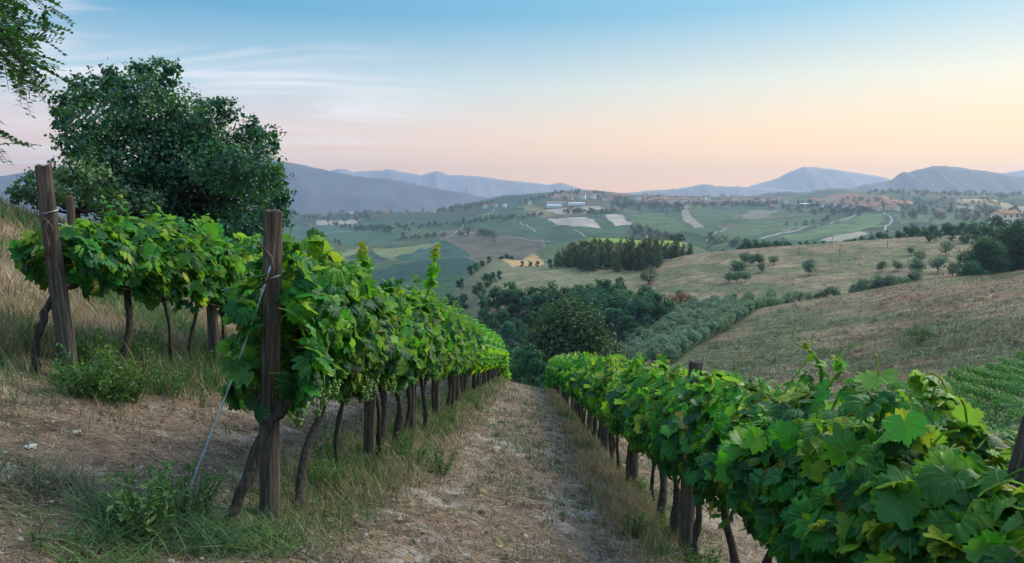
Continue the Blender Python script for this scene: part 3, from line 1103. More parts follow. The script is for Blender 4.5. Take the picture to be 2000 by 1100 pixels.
def trunk_mesh(seed, height, r, lean_x, lean_y, arms=True, z0=-.12):
    rg = np.random.default_rng(seed)
    mb = MB()
    n = 12
    t = np.linspace(0, 1, n)
    wob = np.stack([np.sin(t * rg.uniform(4, 8) + rg.uniform(0, 6)), np.sin(t * rg.uniform(4, 8) + rg.uniform(0, 6)), 0 * t], 1) * .045 * np.sin(t * 3.1)[:, None] ** .5
    pts = np.stack([lean_x * (1 - t), lean_y * (1 - t), z0 + (height - z0) * t ** 1.1], 1) + wob
    rr = r * (1.25 - .45 * t + .5 * np.exp(-t * 12)) * (1 + .18 * rg.normal(size=n))
    v, f = tube(pts, rr, 9, True, .13, rg)
    mb.add(v, f)
    if arms:
        for sgn in (-1, 1):
            q = np.linspace(0, 1, 6)
            p2 = np.stack([.05 * np.sin(q * 5), sgn * .62 * q, height - .05 + .30 * q - .12 * q ** 2 + SLOPE * sgn * .62 * q], 1)
            v, f = tube(p2, r * np.linspace(.75, .3, 6), 6, True, .15, rg)
            mb.add(v, f)
    return mb.build('trunk', M_vbark, True)


ICO = None


def ico(sub=1):
    t = (1 + 5 ** .5) / 2
    V = [(-1, t, 0), (1, t, 0), (-1, -t, 0), (1, -t, 0), (0, -1, t), (0, 1, t), (0, -1, -t), (0, 1, -t), (t, 0, -1), (t, 0, 1), (-t, 0, -1), (-t, 0, 1)]
    Fc = [(0, 11, 5), (0, 5, 1), (0, 1, 7), (0, 7, 10), (0, 10, 11), (1, 5, 9), (5, 11, 4), (11, 10, 2), (10, 7, 6), (7, 1, 8), (3, 9, 4), (3, 4, 2), (3, 2, 6), (3, 6, 8), (3, 8, 9), (4, 9, 5), (2, 4, 11), (6, 2, 10), (8, 6, 7), (9, 8, 1)]
    V = [np.array(v) / np.linalg.norm(v) for v in V]
    for _ in range(sub):
        mid, F2 = {}, []

        def m(a, b):
            k = (min(a, b), max(a, b))
            if k not in mid:
                V.append((V[a] + V[b]) / np.linalg.norm(V[a] + V[b])); mid[k] = len(V) - 1
            return mid[k]
        for a, b, c in Fc:
            x, y, z = m(a, b), m(b, c), m(c, a)
            F2 += [(a, x, z), (b, y, x), (c, z, y), (x, y, z)]
        Fc = F2
    return np.array(V), np.array(Fc)


ICOV, ICOF = ico(1)
ICO_F0 = ico(0)[1]


def cluster_mesh(seed):
    rg = np.random.default_rng(seed)
    mb = MB()
    for k in range(38):
        t = rg.random() ** .8
        r = .045 * (1 - t) ** .6 + .008
        a = rg.uniform(0, 6.28)
        c = np.array([r * math.cos(a), r * math.sin(a), -.03 - .15 * t])
        mb.add(ICOV * rg.uniform(.011, .015) + c, ICOF)
    v, f = tube([(0, 0, .06), (0.005, 0, 0), (0, 0, -.1)], .006, 5)
    mb.add(v, f)
    return mb.build('grape_cluster', M_grape, True)


def post_mesh(seed, h, r, hi=True):
    rg = np.random.default_rng(seed)
    mb = MB()
    ns, nz = (26, 16) if hi else (12, 6)
    ang = np.linspace(0, 2 * np.pi, ns, endpoint=False)
    prof = 1 + .07 * np.sin(ang * 3 + rg.uniform(0, 6)) + .025 * rg.normal(size=ns)
    crack = rg.integers(0, ns, 3)
    prof[crack] -= .16
    zz = np.linspace(-.35, h, nz)
    V = []
    for i, z in enumerate(zz):
        t = max(0, z / h)
        rr = r * (1.12 - .17 * t) * (prof + .02 * rg.normal(size=ns))
        top = (.005 * rg.normal(size=ns) if i == nz - 1 else np.zeros(ns))
        V.append(np.stack([rr * np.cos(ang) + .012 * math.sin(z * 2 + seed), rr * np.sin(ang) + .01 * math.sin(z * 1.7), z + top], 1))
    # worn top: inner ring and centre
    V.append(V[-1] * [.6, .6, 1] + [0, 0, .012])
    V = np.array(V).reshape(-1, 3)
    i = np.arange((nz + 1) * ns).reshape(nz + 1, ns)
    Fq = np.stack([i[:-1], np.roll(i[:-1], -1, 1), np.roll(i[1:], -1, 1), i[1:]], -1).reshape(-1, 4)
    V = np.concatenate([V, [[0, 0, h + .008]]])
    Ft = np.stack([np.full(ns, len(V) - 1), i[-1], np.roll(i[-1], -1)], -1)
    mb.add(V, [Fq, Ft])
    return mb.build('vine_post', M_post, False)


def bent_trunk(seed, q, r0, r1):
    rg = np.random.default_rng(seed)
    q = np.array(q, float)
    t = np.linspace(0, len(q) - 1, 22)
    pts = np.stack([np.interp(t, np.arange(len(q)), q[:, i]) for i in range(3)], 1)
    for _ in range(2):
        pts[1:-1] = (pts[:-2] + 2 * pts[1:-1] + pts[2:]) / 4
    pts += rg.normal(0, .008, pts.shape)
    rr = np.linspace(r0, r1, 22) * (1 + .14 * rg.normal(size=22))
    rr[:3] *= 1.35
    v, f = tube(pts, rr, 10, True, .14, rg)
    mb = MB()
    mb.add(v, f)
    return mb.build('trunk', M_vbark, True)


def ground_at(x, y):
    return float(zfun(x, y))


# ================================================================== vine posts
def place_post(x, y, h, r, label, seed, hi=True, lean=(0, 0), tie=True):
    me = post_mesh(seed, h, r, hi)
    o = link('vine_post', me, None, (x, y, ground_at(x, y)))
    o.rotation_euler = (lean[1], lean[0], rng.uniform(0, .3))
    tag(o, label, 'post', 'wooden posts of the vine rows')
    if tie:
        th = np.linspace(0, 2 * np.pi, 15)
        zt = h * .80
        v, f = tube(np.stack([r * 1.02 * np.cos(th), r * 1.02 * np.sin(th), zt + .02 * np.sin(th)], 1), .006, 5, False)
        mb = MB(); mb.add(v, f)
        v, f = tube(np.stack([r * 1.03 * np.cos(th), r * 1.03 * np.sin(th), zt - .03 + .03 * np.cos(th)], 1), .005, 5, False)
        mb.add(v, f)
        link('wire_tie', mb.build('wire_tie', M_wire, True), o)
    return o


p0x, p0y = -1.905, 5.5
post0 = place_post(p0x, p0y, ground_at(p0x, p0y) * -1 - .085, .070, 'thick weathered grey post with a bent iron hook, tied to a pale guy wire', 3, lean=(.042, 0))
h0 = -ground_at(p0x, p0y) - .085
# bent iron hook on the near face
hk = [(-.075, -.075, h0 - .23), (-.03, -.09, h0 - .27), (.03, -.10, h0 - .34), (.045, -.10, h0 - .42), (.0, -.105, h0 - .52), (-.07, -.10, h0 - .58)]
v, f = tube(hk, [.012, .014, .015, .015, .013, .010], 6)
mb = MB(); mb.add(v, f)
link('iron_hook', mb.build('iron_hook', M_rust, True), post0)

p1x, p1y = -4.70, 7.6
z1g = ground_at(p1x, p1y)
post1 = place_post(p1x, p1y, P(90, 325, 7.6)[2] - z1g, .078, 'tall grey post with a dark knot leading the upper vine row on the bank', 8, lean=(-.045, 0))
hh = P(90, 325, 7.6)[2] - z1g
mb = MB()
v, f = tube([(.02, -.1, hh - .55), (-.02, -.105, hh - .65), (.0, -.11, hh - .8), (-.05, -.10, hh - .95)], [.012, .016, .014, .01], 6)
mb.add(v, f)
v, f = tube([(-.05, -.085, hh - .48), (.05, -.10, hh - .62), (.03, -.1, hh - .7)], [.01, .012, .01], 6)
mb.add(v, f)
link('iron_hook', mb.build('iron_hook', M_rust, True), post1)

NR_post = [2.39, 7.35, 11.2, 15.4, 19.4, 23.4, 27.4, 31.4, 35.4, 39.4, 43.4, 47.4]
for k, y in enumerate(NR_post):
    x = row_x(X_R, y)
    lab = ('dark leaning post at the near end of the row right of the path' if k == 0 else
           'bare post top standing clear of the leaves in the row right of the path' if k == 1 else
           f'post among the leaves, {ordinal(k + 1)} along the row right of the path')
    if k == 0:
        x = 1.465
    place_post(x + (.02 if k else 0), y, (1.86 if k == 0 else 2.04) + (.0 if k < 2 else rng.uniform(-.15, 0)), .05 if k == 0 else .072, lab, 20 + k, k < 4, (.157 if k == 0 else .035, rng.normal(0, .02)), k < 2)
for k, y in enumerate([8.5, 11.7, 14.9, 18.1, 21.3, 24.5, 27.7, 30.9, 34.1, 37.3, 40.5, 43.7, 46.9]):
    x = row_x(X_0, y)
    place_post(x, y, rng.uniform(1.75, 1.95), .066, f'dark post under the leaves, {ordinal(k + 2)} along the row left of the path', 40 + k, k < 4, (rng.normal(.03, .03), rng.normal(0, .03)), False)
for k, y in enumerate([11.5, 15.2, 19.0]):
    x = row_x(X_L1, y)
    place_post(x, y, 2.12, .075, f'short grey post top above the leaves, {ordinal(k + 2)} along the upper row', 60 + k, False, (rng.normal(0, .02), 0), False)
q = P(136, 384, 13.5)
place_post(q[0], q[1], q[2] - ground_at(q[0], q[1]), .075, 'reddish post top behind the upper row beside the leading grey post', 71, False, (0, 0), False)

# ================================================================== wires
def row_wire(x0, ya, yb, h, label):
    y = np.arange(ya, yb, .6)
    x = row_x(x0, y) + .09
    z = zfun(x - .09, y) + h
    v, f = tube(np.stack([x, y, z], 1), .005, 4, False)
    mb = MB(); mb.add(v, f)
    o = link('trellis_wire', mb.build('trellis_wire', M_wire, True))
    tag(o, label, 'wire', 'trellis wires of the vine rows')


for x0, ya, yb, nm in ((X_0, 5.5, 48, 'left of the path'), (X_R, 1.2, 48, 'right of the path'), (X_L1, 7.6, 20, 'on the upper bank')):
    row_wire(x0, ya, yb, 1.05, f'lower thin wire strung through the vine row {nm}')
    row_wire(x0, ya, yb, 1.62, f'upper thin wire strung through the vine row {nm}')

ga = np.array([p0x + .12, p0y - .10, -.085 - .40])
gb = pick(362, 975)
tt = np.linspace(0, 1, 24)
mb = MB()
for ph in (0, math.pi):
    c = ga + (gb - ga) * tt[:, None] + np.stack([0 * tt, 0 * tt, -.05 * np.sin(tt * math.pi)], 1)
    tw = np.linspace(0, 40, 24)
    v, f = tube(c + .006 * np.stack([np.cos(tw + ph), np.sin(tw + ph), 0 * tw], 1), .0045, 5)
    mb.add(v, f)
gw = link('guy_wire', mb.build('guy_wire', M_guy, True))
tag(gw, 'pale blue twisted guy wire slanting from the hooked post to the ground', 'wire')

# ================================================================== the vines
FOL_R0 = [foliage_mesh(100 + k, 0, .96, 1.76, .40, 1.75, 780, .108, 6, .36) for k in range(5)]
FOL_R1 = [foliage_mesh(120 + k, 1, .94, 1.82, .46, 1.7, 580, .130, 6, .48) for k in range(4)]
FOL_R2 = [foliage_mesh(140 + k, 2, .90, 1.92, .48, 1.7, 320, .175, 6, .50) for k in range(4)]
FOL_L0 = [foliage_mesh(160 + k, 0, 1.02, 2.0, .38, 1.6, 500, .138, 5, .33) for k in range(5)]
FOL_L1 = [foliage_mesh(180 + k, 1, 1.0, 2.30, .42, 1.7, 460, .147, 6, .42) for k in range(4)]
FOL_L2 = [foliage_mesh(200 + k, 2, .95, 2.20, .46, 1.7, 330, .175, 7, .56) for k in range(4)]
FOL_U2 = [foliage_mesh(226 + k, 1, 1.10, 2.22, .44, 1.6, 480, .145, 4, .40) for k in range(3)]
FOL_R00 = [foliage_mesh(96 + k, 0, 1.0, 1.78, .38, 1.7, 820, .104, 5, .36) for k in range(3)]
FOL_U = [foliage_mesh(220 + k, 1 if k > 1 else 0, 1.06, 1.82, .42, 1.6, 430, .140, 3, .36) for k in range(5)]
TRK = [trunk_mesh(300 + k, 1.15, .026 + .008 * (k % 3), rng.normal(0, .12), rng.normal(-.1, .16)) for k in range(8)]
GRP = [cluster_mesh(330 + k) for k in range(3)]


def vine(x, y, fol, trk, label, clusters=(), extra=None):
    z = ground_at(x, y)
    e = link('grape_vine', None, None, (x, y, z))
    tag(e, label, 'grape vine', 'grape vines of the vineyard')
    link('trunk', trk, e)
    link('foliage', fol, e)
    for k, c in enumerate(clusters):
        link('grape_cluster', GRP[k % 3], e, c, k * 1.1)
    return e


ysR = np.arange(1.35, 50.5, 1.08)
for k, y in enumerate(ysR):
    y += rng.normal(0, .05) + .1
    pool = FOL_R00 if y < 4.2 else FOL_R0 if y < 8.5 else FOL_R1 if y < 20 else FOL_R2
    vine(row_x(X_R, y) + rng.normal(0, .03), y, pool[k % len(pool)], TRK[(k * 3) % 8], f'leafy grape vine, {ordinal(k + 1)} from the near end of the row right of the path')
ys0 = np.concatenate([[6.05, 6.75], np.arange(7.6, 51, .98)])
for k, y in enumerate(ys0):
    y += rng.normal(0, .05)
    pool = FOL_L0 if y < 10.5 else FOL_L1 if y < 22 else FOL_L2
    cl = []
    if k < 4:
        for _ in range(2):
            cl.append((rng.uniform(.22, .36), rng.uniform(-.5, .5), rng.uniform(1.0, 1.35)))
        cl.append((rng.uniform(-.1, .1), rng.uniform(-.4, -.1), 1.0))
    lab = ('grape vine twisting up the hooked post, nearest of the row left of the path' if k == 0 else
           f'leafy grape vine, {ordinal(k + 1)} from the near end of the row left of the path')
    trk = bent_trunk(390, [(-.33, -1.15, .08), (-.24, -1.08, .34), (-.15, -.92, .60), (-.04, -.80, .90), (.06, -.70, 1.08), (.07, -.3, 1.16), (0, .25, 1.2)], .046, .032) if k == 0 else trunk_mesh(392, 1.05, .034, -.05, -1.0, True, .14) if k == 1 else TRK[(k * 5 + 1) % 8]
    e = vine(row_x(X_0, y) + rng.normal(0, .03), y, pool[k % len(pool)], trk, lab, cl)
    if k == 0:
        link('foliage', foliage_mesh(169, 0, 1.10, 1.6, .24, .45, 46, .14, 0, .30, hang=.15), e, (-.10, -.47, -.05))
ysU = np.concatenate([[8.4, 9.1, 9.9, 10.9, 11.9], np.arange(12.9, 23, 1.1)])
for k, y in enumerate(ysU):
    lab = ('grape vine leaning on the knotted grey post, nearest of the upper row' if k == 0 else
           f'leafy grape vine, {ordinal(k + 1)} from the near end of the upper row on the bank')
    trk = bent_trunk(391, [(-.16, -.98, .08), (-.13, -.95, .40), (-.08, -.9, .75), (.02, -.86, 1.02), (.10, -.5, 1.12), (.02, .1, 1.2)], .042, .03) if k == 0 else TRK[(k * 3 + 2) % 8]
    vine(row_x(X_L1, y), y, FOL_U[k % 5] if y < 10.4 else FOL_U2[k % 3], trk, lab)

# pair of tall shoots over the right row
def tall_shoot(base, tipp, leaves, label, seed, big=.065):
    rg = np.random.default_rng(seed)
    mb = MB()
    t = np.linspace(0, 1, 9)
    q = base + (tipp - base) * t[:, None] + np.stack([.03 * np.sin(t * 5), 0 * t, .03 * np.sin(t * 3.1)], 1)
    v, f = tube(q, np.linspace(.011, .004, 9), 5)
    mb.add(v, f, Col=(.62, 0, .5), lf=(.3, .3))
    n = leaves
    tl = np.linspace(.25, 1, n)
    pos = np.stack([np.interp(tl, t, q[:, i]) for i in range(3)], 1)
    sg = np.where(np.arange(n) % 2 == 0, 1., -1.)
    put_leaves(mb, T_HI, pos, np.stack([rg.normal(0, .5, n), rg.normal(-.3, .4, n), np.ones(n)], 1),
               np.stack([sg * .9, rg.normal(0, .4, n), rg.normal(.1, .3, n)], 1), big * (1.1 - .7 * tl), np.clip(.6 + .4 * tl, 0, 1), np.zeros(n), rg)
    for k in range(3):      # tendrils
        a = pos[-1 - k]
        tt_ = np.linspace(0, 1, 8)
        dv = np.array([rg.choice([-1, 1]) * .08, rg.normal(0, .03), .07])
        c = a + dv * tt_[:, None] + np.stack([.02 * np.sin(tt_ * 7), 0 * tt_, .02 * np.cos(tt_ * 7)], 1)
        v, f = tube(c, .0025, 3, False)
        mb.add(v, f, Col=(.8, 0, .5), lf=(.3, .3))
    o = link('vine_shoot', mb.build('vine_shoot', M_vine, False))
    tag(o, label, 'vine shoot', 'long shoots above the vine rows')


tall_shoot(P(1598, 765, 3.7), P(1582, 668, 3.7), 8, 'thin upright shoot with yellow tip above the row right of the path', 1)
tall_shoot(P(1625, 745, 3.75), P(1645, 700, 3.75), 7, 'short bent shoot with curling tendrils above the row right of the path', 2)
tall_shoot(P(1395, 765, 7.0), P(1410, 728, 7.0), 6, 'leafy shoot beside the bare post top right of the path', 3, .12)
tall_shoot(P(828, 590, 9.0), P(858, 480, 9.0), 15, 'tall leafy shoot with yellow tip rising above the row left of the path', 4, .15)
tall_shoot(P(700, 560, 7.4), P(715, 478, 7.4), 10, 'bushy shoot peak above the row left of the path', 5, .15)
tall_shoot(P(1170, 730, 20), P(1165, 690, 20), 10, 'pale shoot tip above the far part of the row right of the path', 6, .16)

# ---- lower vineyard plot on the right
FOL_P = [foliage_mesh(240 + k, 2, .25, 1.15, .40, 3.3, 560, .125, 6, .5, mat=M_patch) for k in range(4)]
TRKP = [trunk_mesh(260 + k, .7, .05, 0, 0, False) for k in range(2)]
Pa, Pb = pick(1745, 768, 50), pick(2010, 706, 50)
dirv = norm((Pb - Pa)[:2]); nv = np.array([dirv[1], -dirv[0]])
if nv[1] > 0:
    nv = -nv
cnt = 0
for r_ in range(27):
    for c_ in range(-11, 12):
        pt = Pa[:2] + dirv * (c_ * 3.1 + (r_ % 2) * 1.2) + nv * (r_ * 1.75 + .8)
        pt = pt + rng.normal(0, .12, 2)
        x, y = pt
        px = 1000 + F_PX * x / y
        if px < 1735 or px > 2030 or y < 44 or cnt >= 205:
            continue
        z = ground_at(x, y)
        py = 390 - F_PX * z / y
        if py > 930:
            continue
        e = link('grape_vine', None, None, (x, y, z), math.atan2(dirv[1], dirv[0]) - math.pi / 2)
        tag(e, 'bright green vine in the rows of the lower plot below the dry slope', 'grape vine', 'vines of the lower plot')
        link('trunk', TRKP[cnt % 2], e)
        fo = link('foliage', FOL_P[cnt % 4], e, scale=rng.uniform(.9, 1.2))
        cnt += 1

# ================================================================== trees


def cards(mb, pos, nrm, size, tone, rg, aspect=.6, kind=0):
    """folded leaf faces: four corner rhombs (kind 0) or six-corner broad leaves (kind 1)"""
    n = len(pos)
    nrm = norm(nrm)
    tip = norm(np.cross(nrm, rg.normal(size=(n, 3))))
    side = np.cross(tip, nrm)
    if kind == 0:
        T = np.array([(0, -.5, 0), (aspect / 2, 0, .1), (0, .5, 0), (-aspect / 2, 0, .1)])
        Fc = np.array([(0, 1, 2), (0, 2, 3)])
    else:
        T = np.array([(0, -.5, 0), (.42, -.22, .08), (.30, .12, .06), (0, .5, -.05), (-.30, .12, .06), (-.42, -.22, .08)])
        Fc = np.array([(0, 1, 2), (0, 2, 3), (0, 3, 4), (0, 4, 5)])
    V = pos[:, None] + size[:, None, None] * (T[None, :, 0, None] * side[:, None] + T[None, :, 1, None] * tip[:, None] + T[None, :, 2, None] * nrm[:, None])
    k = len(T)
    Fa = (Fc[None] + (np.arange(n) * k)[:, None, None]).reshape(-1, 3)
    mb.add(V.reshape(-1, 3), Fa, Col=np.stack([np.repeat(tone, k), np.repeat(rg.random(n), k), np.repeat(rg.random(n), k)], 1))


def blob_leaves(lobes, per_area, leaf, rg, shell=.75, tone_base=.4, clump=.25):
    """leaf positions, normals, tones spread through ellipsoid lobes (x, y, z, rx, ry, rz)"""
    PP, NN, TT = [], [], []
    for (x, y, z, rx, ry, rz) in lobes:
        n = max(12, int(per_area * (rx * ry + ry * rz + rx * rz) * 4.2))
        d = norm(rg.normal(size=(n, 3)))
        r = np.where(rg.random(n) < shell, rg.uniform(.78, 1.06, n), rg.random(n) ** .5 * .9)
        # clumpy twigs
        cl = norm(rg.normal(size=(max(5, n // 26), 3)))
        pickc = rg.integers(0, len(cl), n)
        d = norm(d * .42 + cl[pickc] * .85)
        r = r * (1 + .16 * rg.normal(size=len(cl))[pickc])
        PP.append(np.array([x, y, z]) + d * r[:, None] * [rx, ry, rz])
        NN.append(d * .8 + rg.normal(0, .6, (n, 3)) + [0, 0, .35])
        TT.append(np.clip(tone_base + .18 * rg.normal(size=n) + clump * rg.normal(size=len(cl))[pickc] + .10 * rg.normal(), 0, 1))
    return np.concatenate(PP), np.concatenate(NN), np.concatenate(TT)


def branchy(mb, base, fork, lobes, r, rg, ns=7):
    base, fork = np.array(base, float), np.array(fork, float)
    t = np.linspace(0, 1, 6)[:, None]
    q = base + (fork - base) * t + .06 * np.linalg.norm(fork - base) * np.sin(t * 3) * rg.normal(size=3) * [1, 1, 0] * .5
    v, f = tube(q, r * np.linspace(1.25, .75, 6), ns, True, .06, rg)
    mb.add(v, f)
    for L in lobes:
        c = np.array(L[:3])
        t = np.linspace(0, 1, 7)[:, None]
        mid = (fork + c) / 2 + rg.normal(0, .08, 3) * np.linalg.norm(c - fork)
        q = (1 - t) ** 2 * fork + 2 * t * (1 - t) * mid + t ** 2 * c
        v, f = tube(q, r * np.linspace(.55, .10, 7), 5, True, .06, rg)
        mb.add(v, f)


def tree_protos(n, seed, mat, W, H, trunk_h, leaf, dens, kind='round', tone=.42, shell=.75, nl=(9, 13)):
    """(trunk mesh, crown mesh) pairs, base at the origin"""
    outp = []
    for k in range(n):
        rg = np.random.default_rng(seed + k)
        m = rg.integers(*nl)
        lobes = []
        for i in range(m):
            if kind == 'ball':
                a = i * 2.4
                zz = trunk_h + (H - trunk_h) * (.30 + .42 * rg.random())
                rr = W * .5 * .42 * rg.uniform(.5, 1.0)
                s = W * rg.uniform(.25, .31)
                lobes.append((rr * math.cos(a), rr * math.sin(a), zz, s, s, s * .9))
            elif kind == 'round':
                u = rg.random()
                zz = trunk_h + (H - trunk_h) * (.12 + .76 * u)
                rr = W / 2 * math.sin(math.pi * min(.98, .22 + .72 * u)) * .68
                a = i * 2.4 + rg.normal(0, .4)
                s = W * rg.uniform(.15, .25)
                lobes.append((rr * math.cos(a) * rg.uniform(.5, 1.05), rr * math.sin(a) * rg.uniform(.5, 1.05), zz, s, s, s * rg.uniform(.7, .95)))
            else:      # upright
                u = (i + .5) / m
                zz = trunk_h + (H - trunk_h) * u * .94
                s = W / 2 * (1.0 - .78 * u ** 1.4) * rg.uniform(.75, 1.1)
                lobes.append((rg.normal(0, W * .07), rg.normal(0, W * .07), zz, s, s, (H - trunk_h) / m * rg.uniform(.8, 1.2)))
        p, nn, tn = blob_leaves(lobes, dens, leaf, rg, shell, tone)
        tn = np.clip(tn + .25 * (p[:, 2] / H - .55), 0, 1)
        mb = MB()
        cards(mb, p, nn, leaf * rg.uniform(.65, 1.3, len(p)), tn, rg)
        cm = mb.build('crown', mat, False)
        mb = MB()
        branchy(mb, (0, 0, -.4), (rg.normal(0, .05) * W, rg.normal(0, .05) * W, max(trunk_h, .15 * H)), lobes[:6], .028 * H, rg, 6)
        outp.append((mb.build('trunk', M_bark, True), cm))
    return outp


def plant(proto, pos, label, cat='tree', group=None, name='tree', scale=1.0, rotz=None, sz=None):
    rz = rng.uniform(0, 6.28) if rotz is None else rotz
    e = link(name, None, None, tuple(pos), rz, scale if sz is None else (scale, scale, scale * sz))
    tag(e, label, cat, group)
    link('trunk', proto[0], e)
    link('crown', proto[1], e)
    return e


# ---- large leafy tree on the left, lobes set where its boughs are
def boughs_tree(name, lobes_px, d, dvar, base_px, base_d, leaf, dens, mat, label, cat, seed, tr, fork_px, kind=1, squash=.9):
    rg = np.random.default_rng(seed)
    b = P(base_px[0], base_px[1], base_d)
    b[2] = ground_at(b[0], b[1])
    lobes = []
    for (px, py, r) in lobes_px:
        dd = d + rg.normal(0, dvar)
        c = P(px, py, dd) - b
        rr = r / F_PX * dd
        lobes.append((*c, rr, rr * 1.15, rr * squash))
    e = link(name, None, None, tuple(b))
    tag(e, label, cat)
    mb = MB()
    p, nn, tn = blob_leaves(lobes, dens, leaf, rg, .6, .42, .42)
    cards(mb, p, nn, leaf * rg.uniform(.6, 1.25, len(p)), tn, rg, .6, kind)
    # sprigs reaching out of the outline
    for L in lobes:
        for k in range(5):
            dv = norm(np.array([rg.normal(), rg.normal() * .6, abs(rg.normal()) * .9 + .2]))
            s0 = np.array(L[:3]) + dv * np.array(L[3:]) * .9
            m = 9
            t = np.linspace(0, 1, m)[:, None]
            q = s0 + dv * L[3] * .55 * t + rg.normal(0, leaf * .45, (m, 3))
            cards(mb, q, rg.normal(size=(m, 3)), leaf * rg.uniform(.5, 1.0, m), rg.uniform(.2, .7, m), rg, .6, kind)
    link('crown', mb.build('crown', mat, False), e)
    mb = MB()
    fk = P(*fork_px, d) - b
    branchy(mb, (0, 0, -.3), fk, [tuple(fk + (np.array(L[:3]) - fk) * .62) for L in lobes[::2]], tr, rg, 9)
    link('trunk', mb.build('trunk', M_barkdark, True), e)
    return e


LOBES = [(300, 440, 45), (360, 450, 45), (250, 430, 40), (430, 455, 38), (205, 415, 38), (545, 350, 22), (548, 425, 24), (480, 452, 40), (520, 448, 28), (420, 450, 35), (108, 232, 14), (118, 196, 15), (150, 160, 16), (212, 150, 16), (278, 138, 20), (335, 133, 15), (312, 128, 12), (438, 208, 16), (492, 248, 16), (535, 268, 16), (552, 385, 16), (140, 205, 30), (122, 232, 22), (165, 190, 34), (205, 175, 40), (232, 172, 30), (285, 150, 30), (322, 148, 22), (268, 190, 48), (330, 195, 40), (175, 250, 55), (240, 250, 62), (310, 250, 66), (385, 215, 28),
         (425, 222, 32), (400, 255, 45), (380, 300, 66), (492, 268, 34), (522, 282, 24), (460, 300, 42), (508, 325, 44), (180, 312, 52), (245, 330, 66), (320, 335, 76), (395, 365, 72), (460, 365, 60), (515, 372, 42),
         (538, 395, 26), (520, 415, 30), (400, 415, 55), (330, 400, 58), (462, 425, 45), (150, 285, 34), (280, 410, 40), (430, 320, 60), (352, 265, 55)]
boughs_tree('broadleaf_tree', LOBES, 24, 1.5, (350, 500), 24.5, .125, 118, M_maple, 'large dense dark green tree standing behind the upper vine row', 'tree', 71, .26, (345, 400))
LOBB = [(45, 375, 22), (75, 360, 26), (105, 350, 26), (140, 345, 30), (175, 350, 34), (120, 380, 34), (200, 370, 40), (240, 380, 40), (80, 385, 24), (160, 385, 36), (35, 388, 16), (215, 400, 30), (285, 400, 30)]
boughs_tree('bushy_tree', LOBB, 21, 1.0, (150, 480), 21, .12, 130, M_bushl, 'low spreading pale green tree behind the knotted grey post', 'tree', 72, .11, (150, 415))

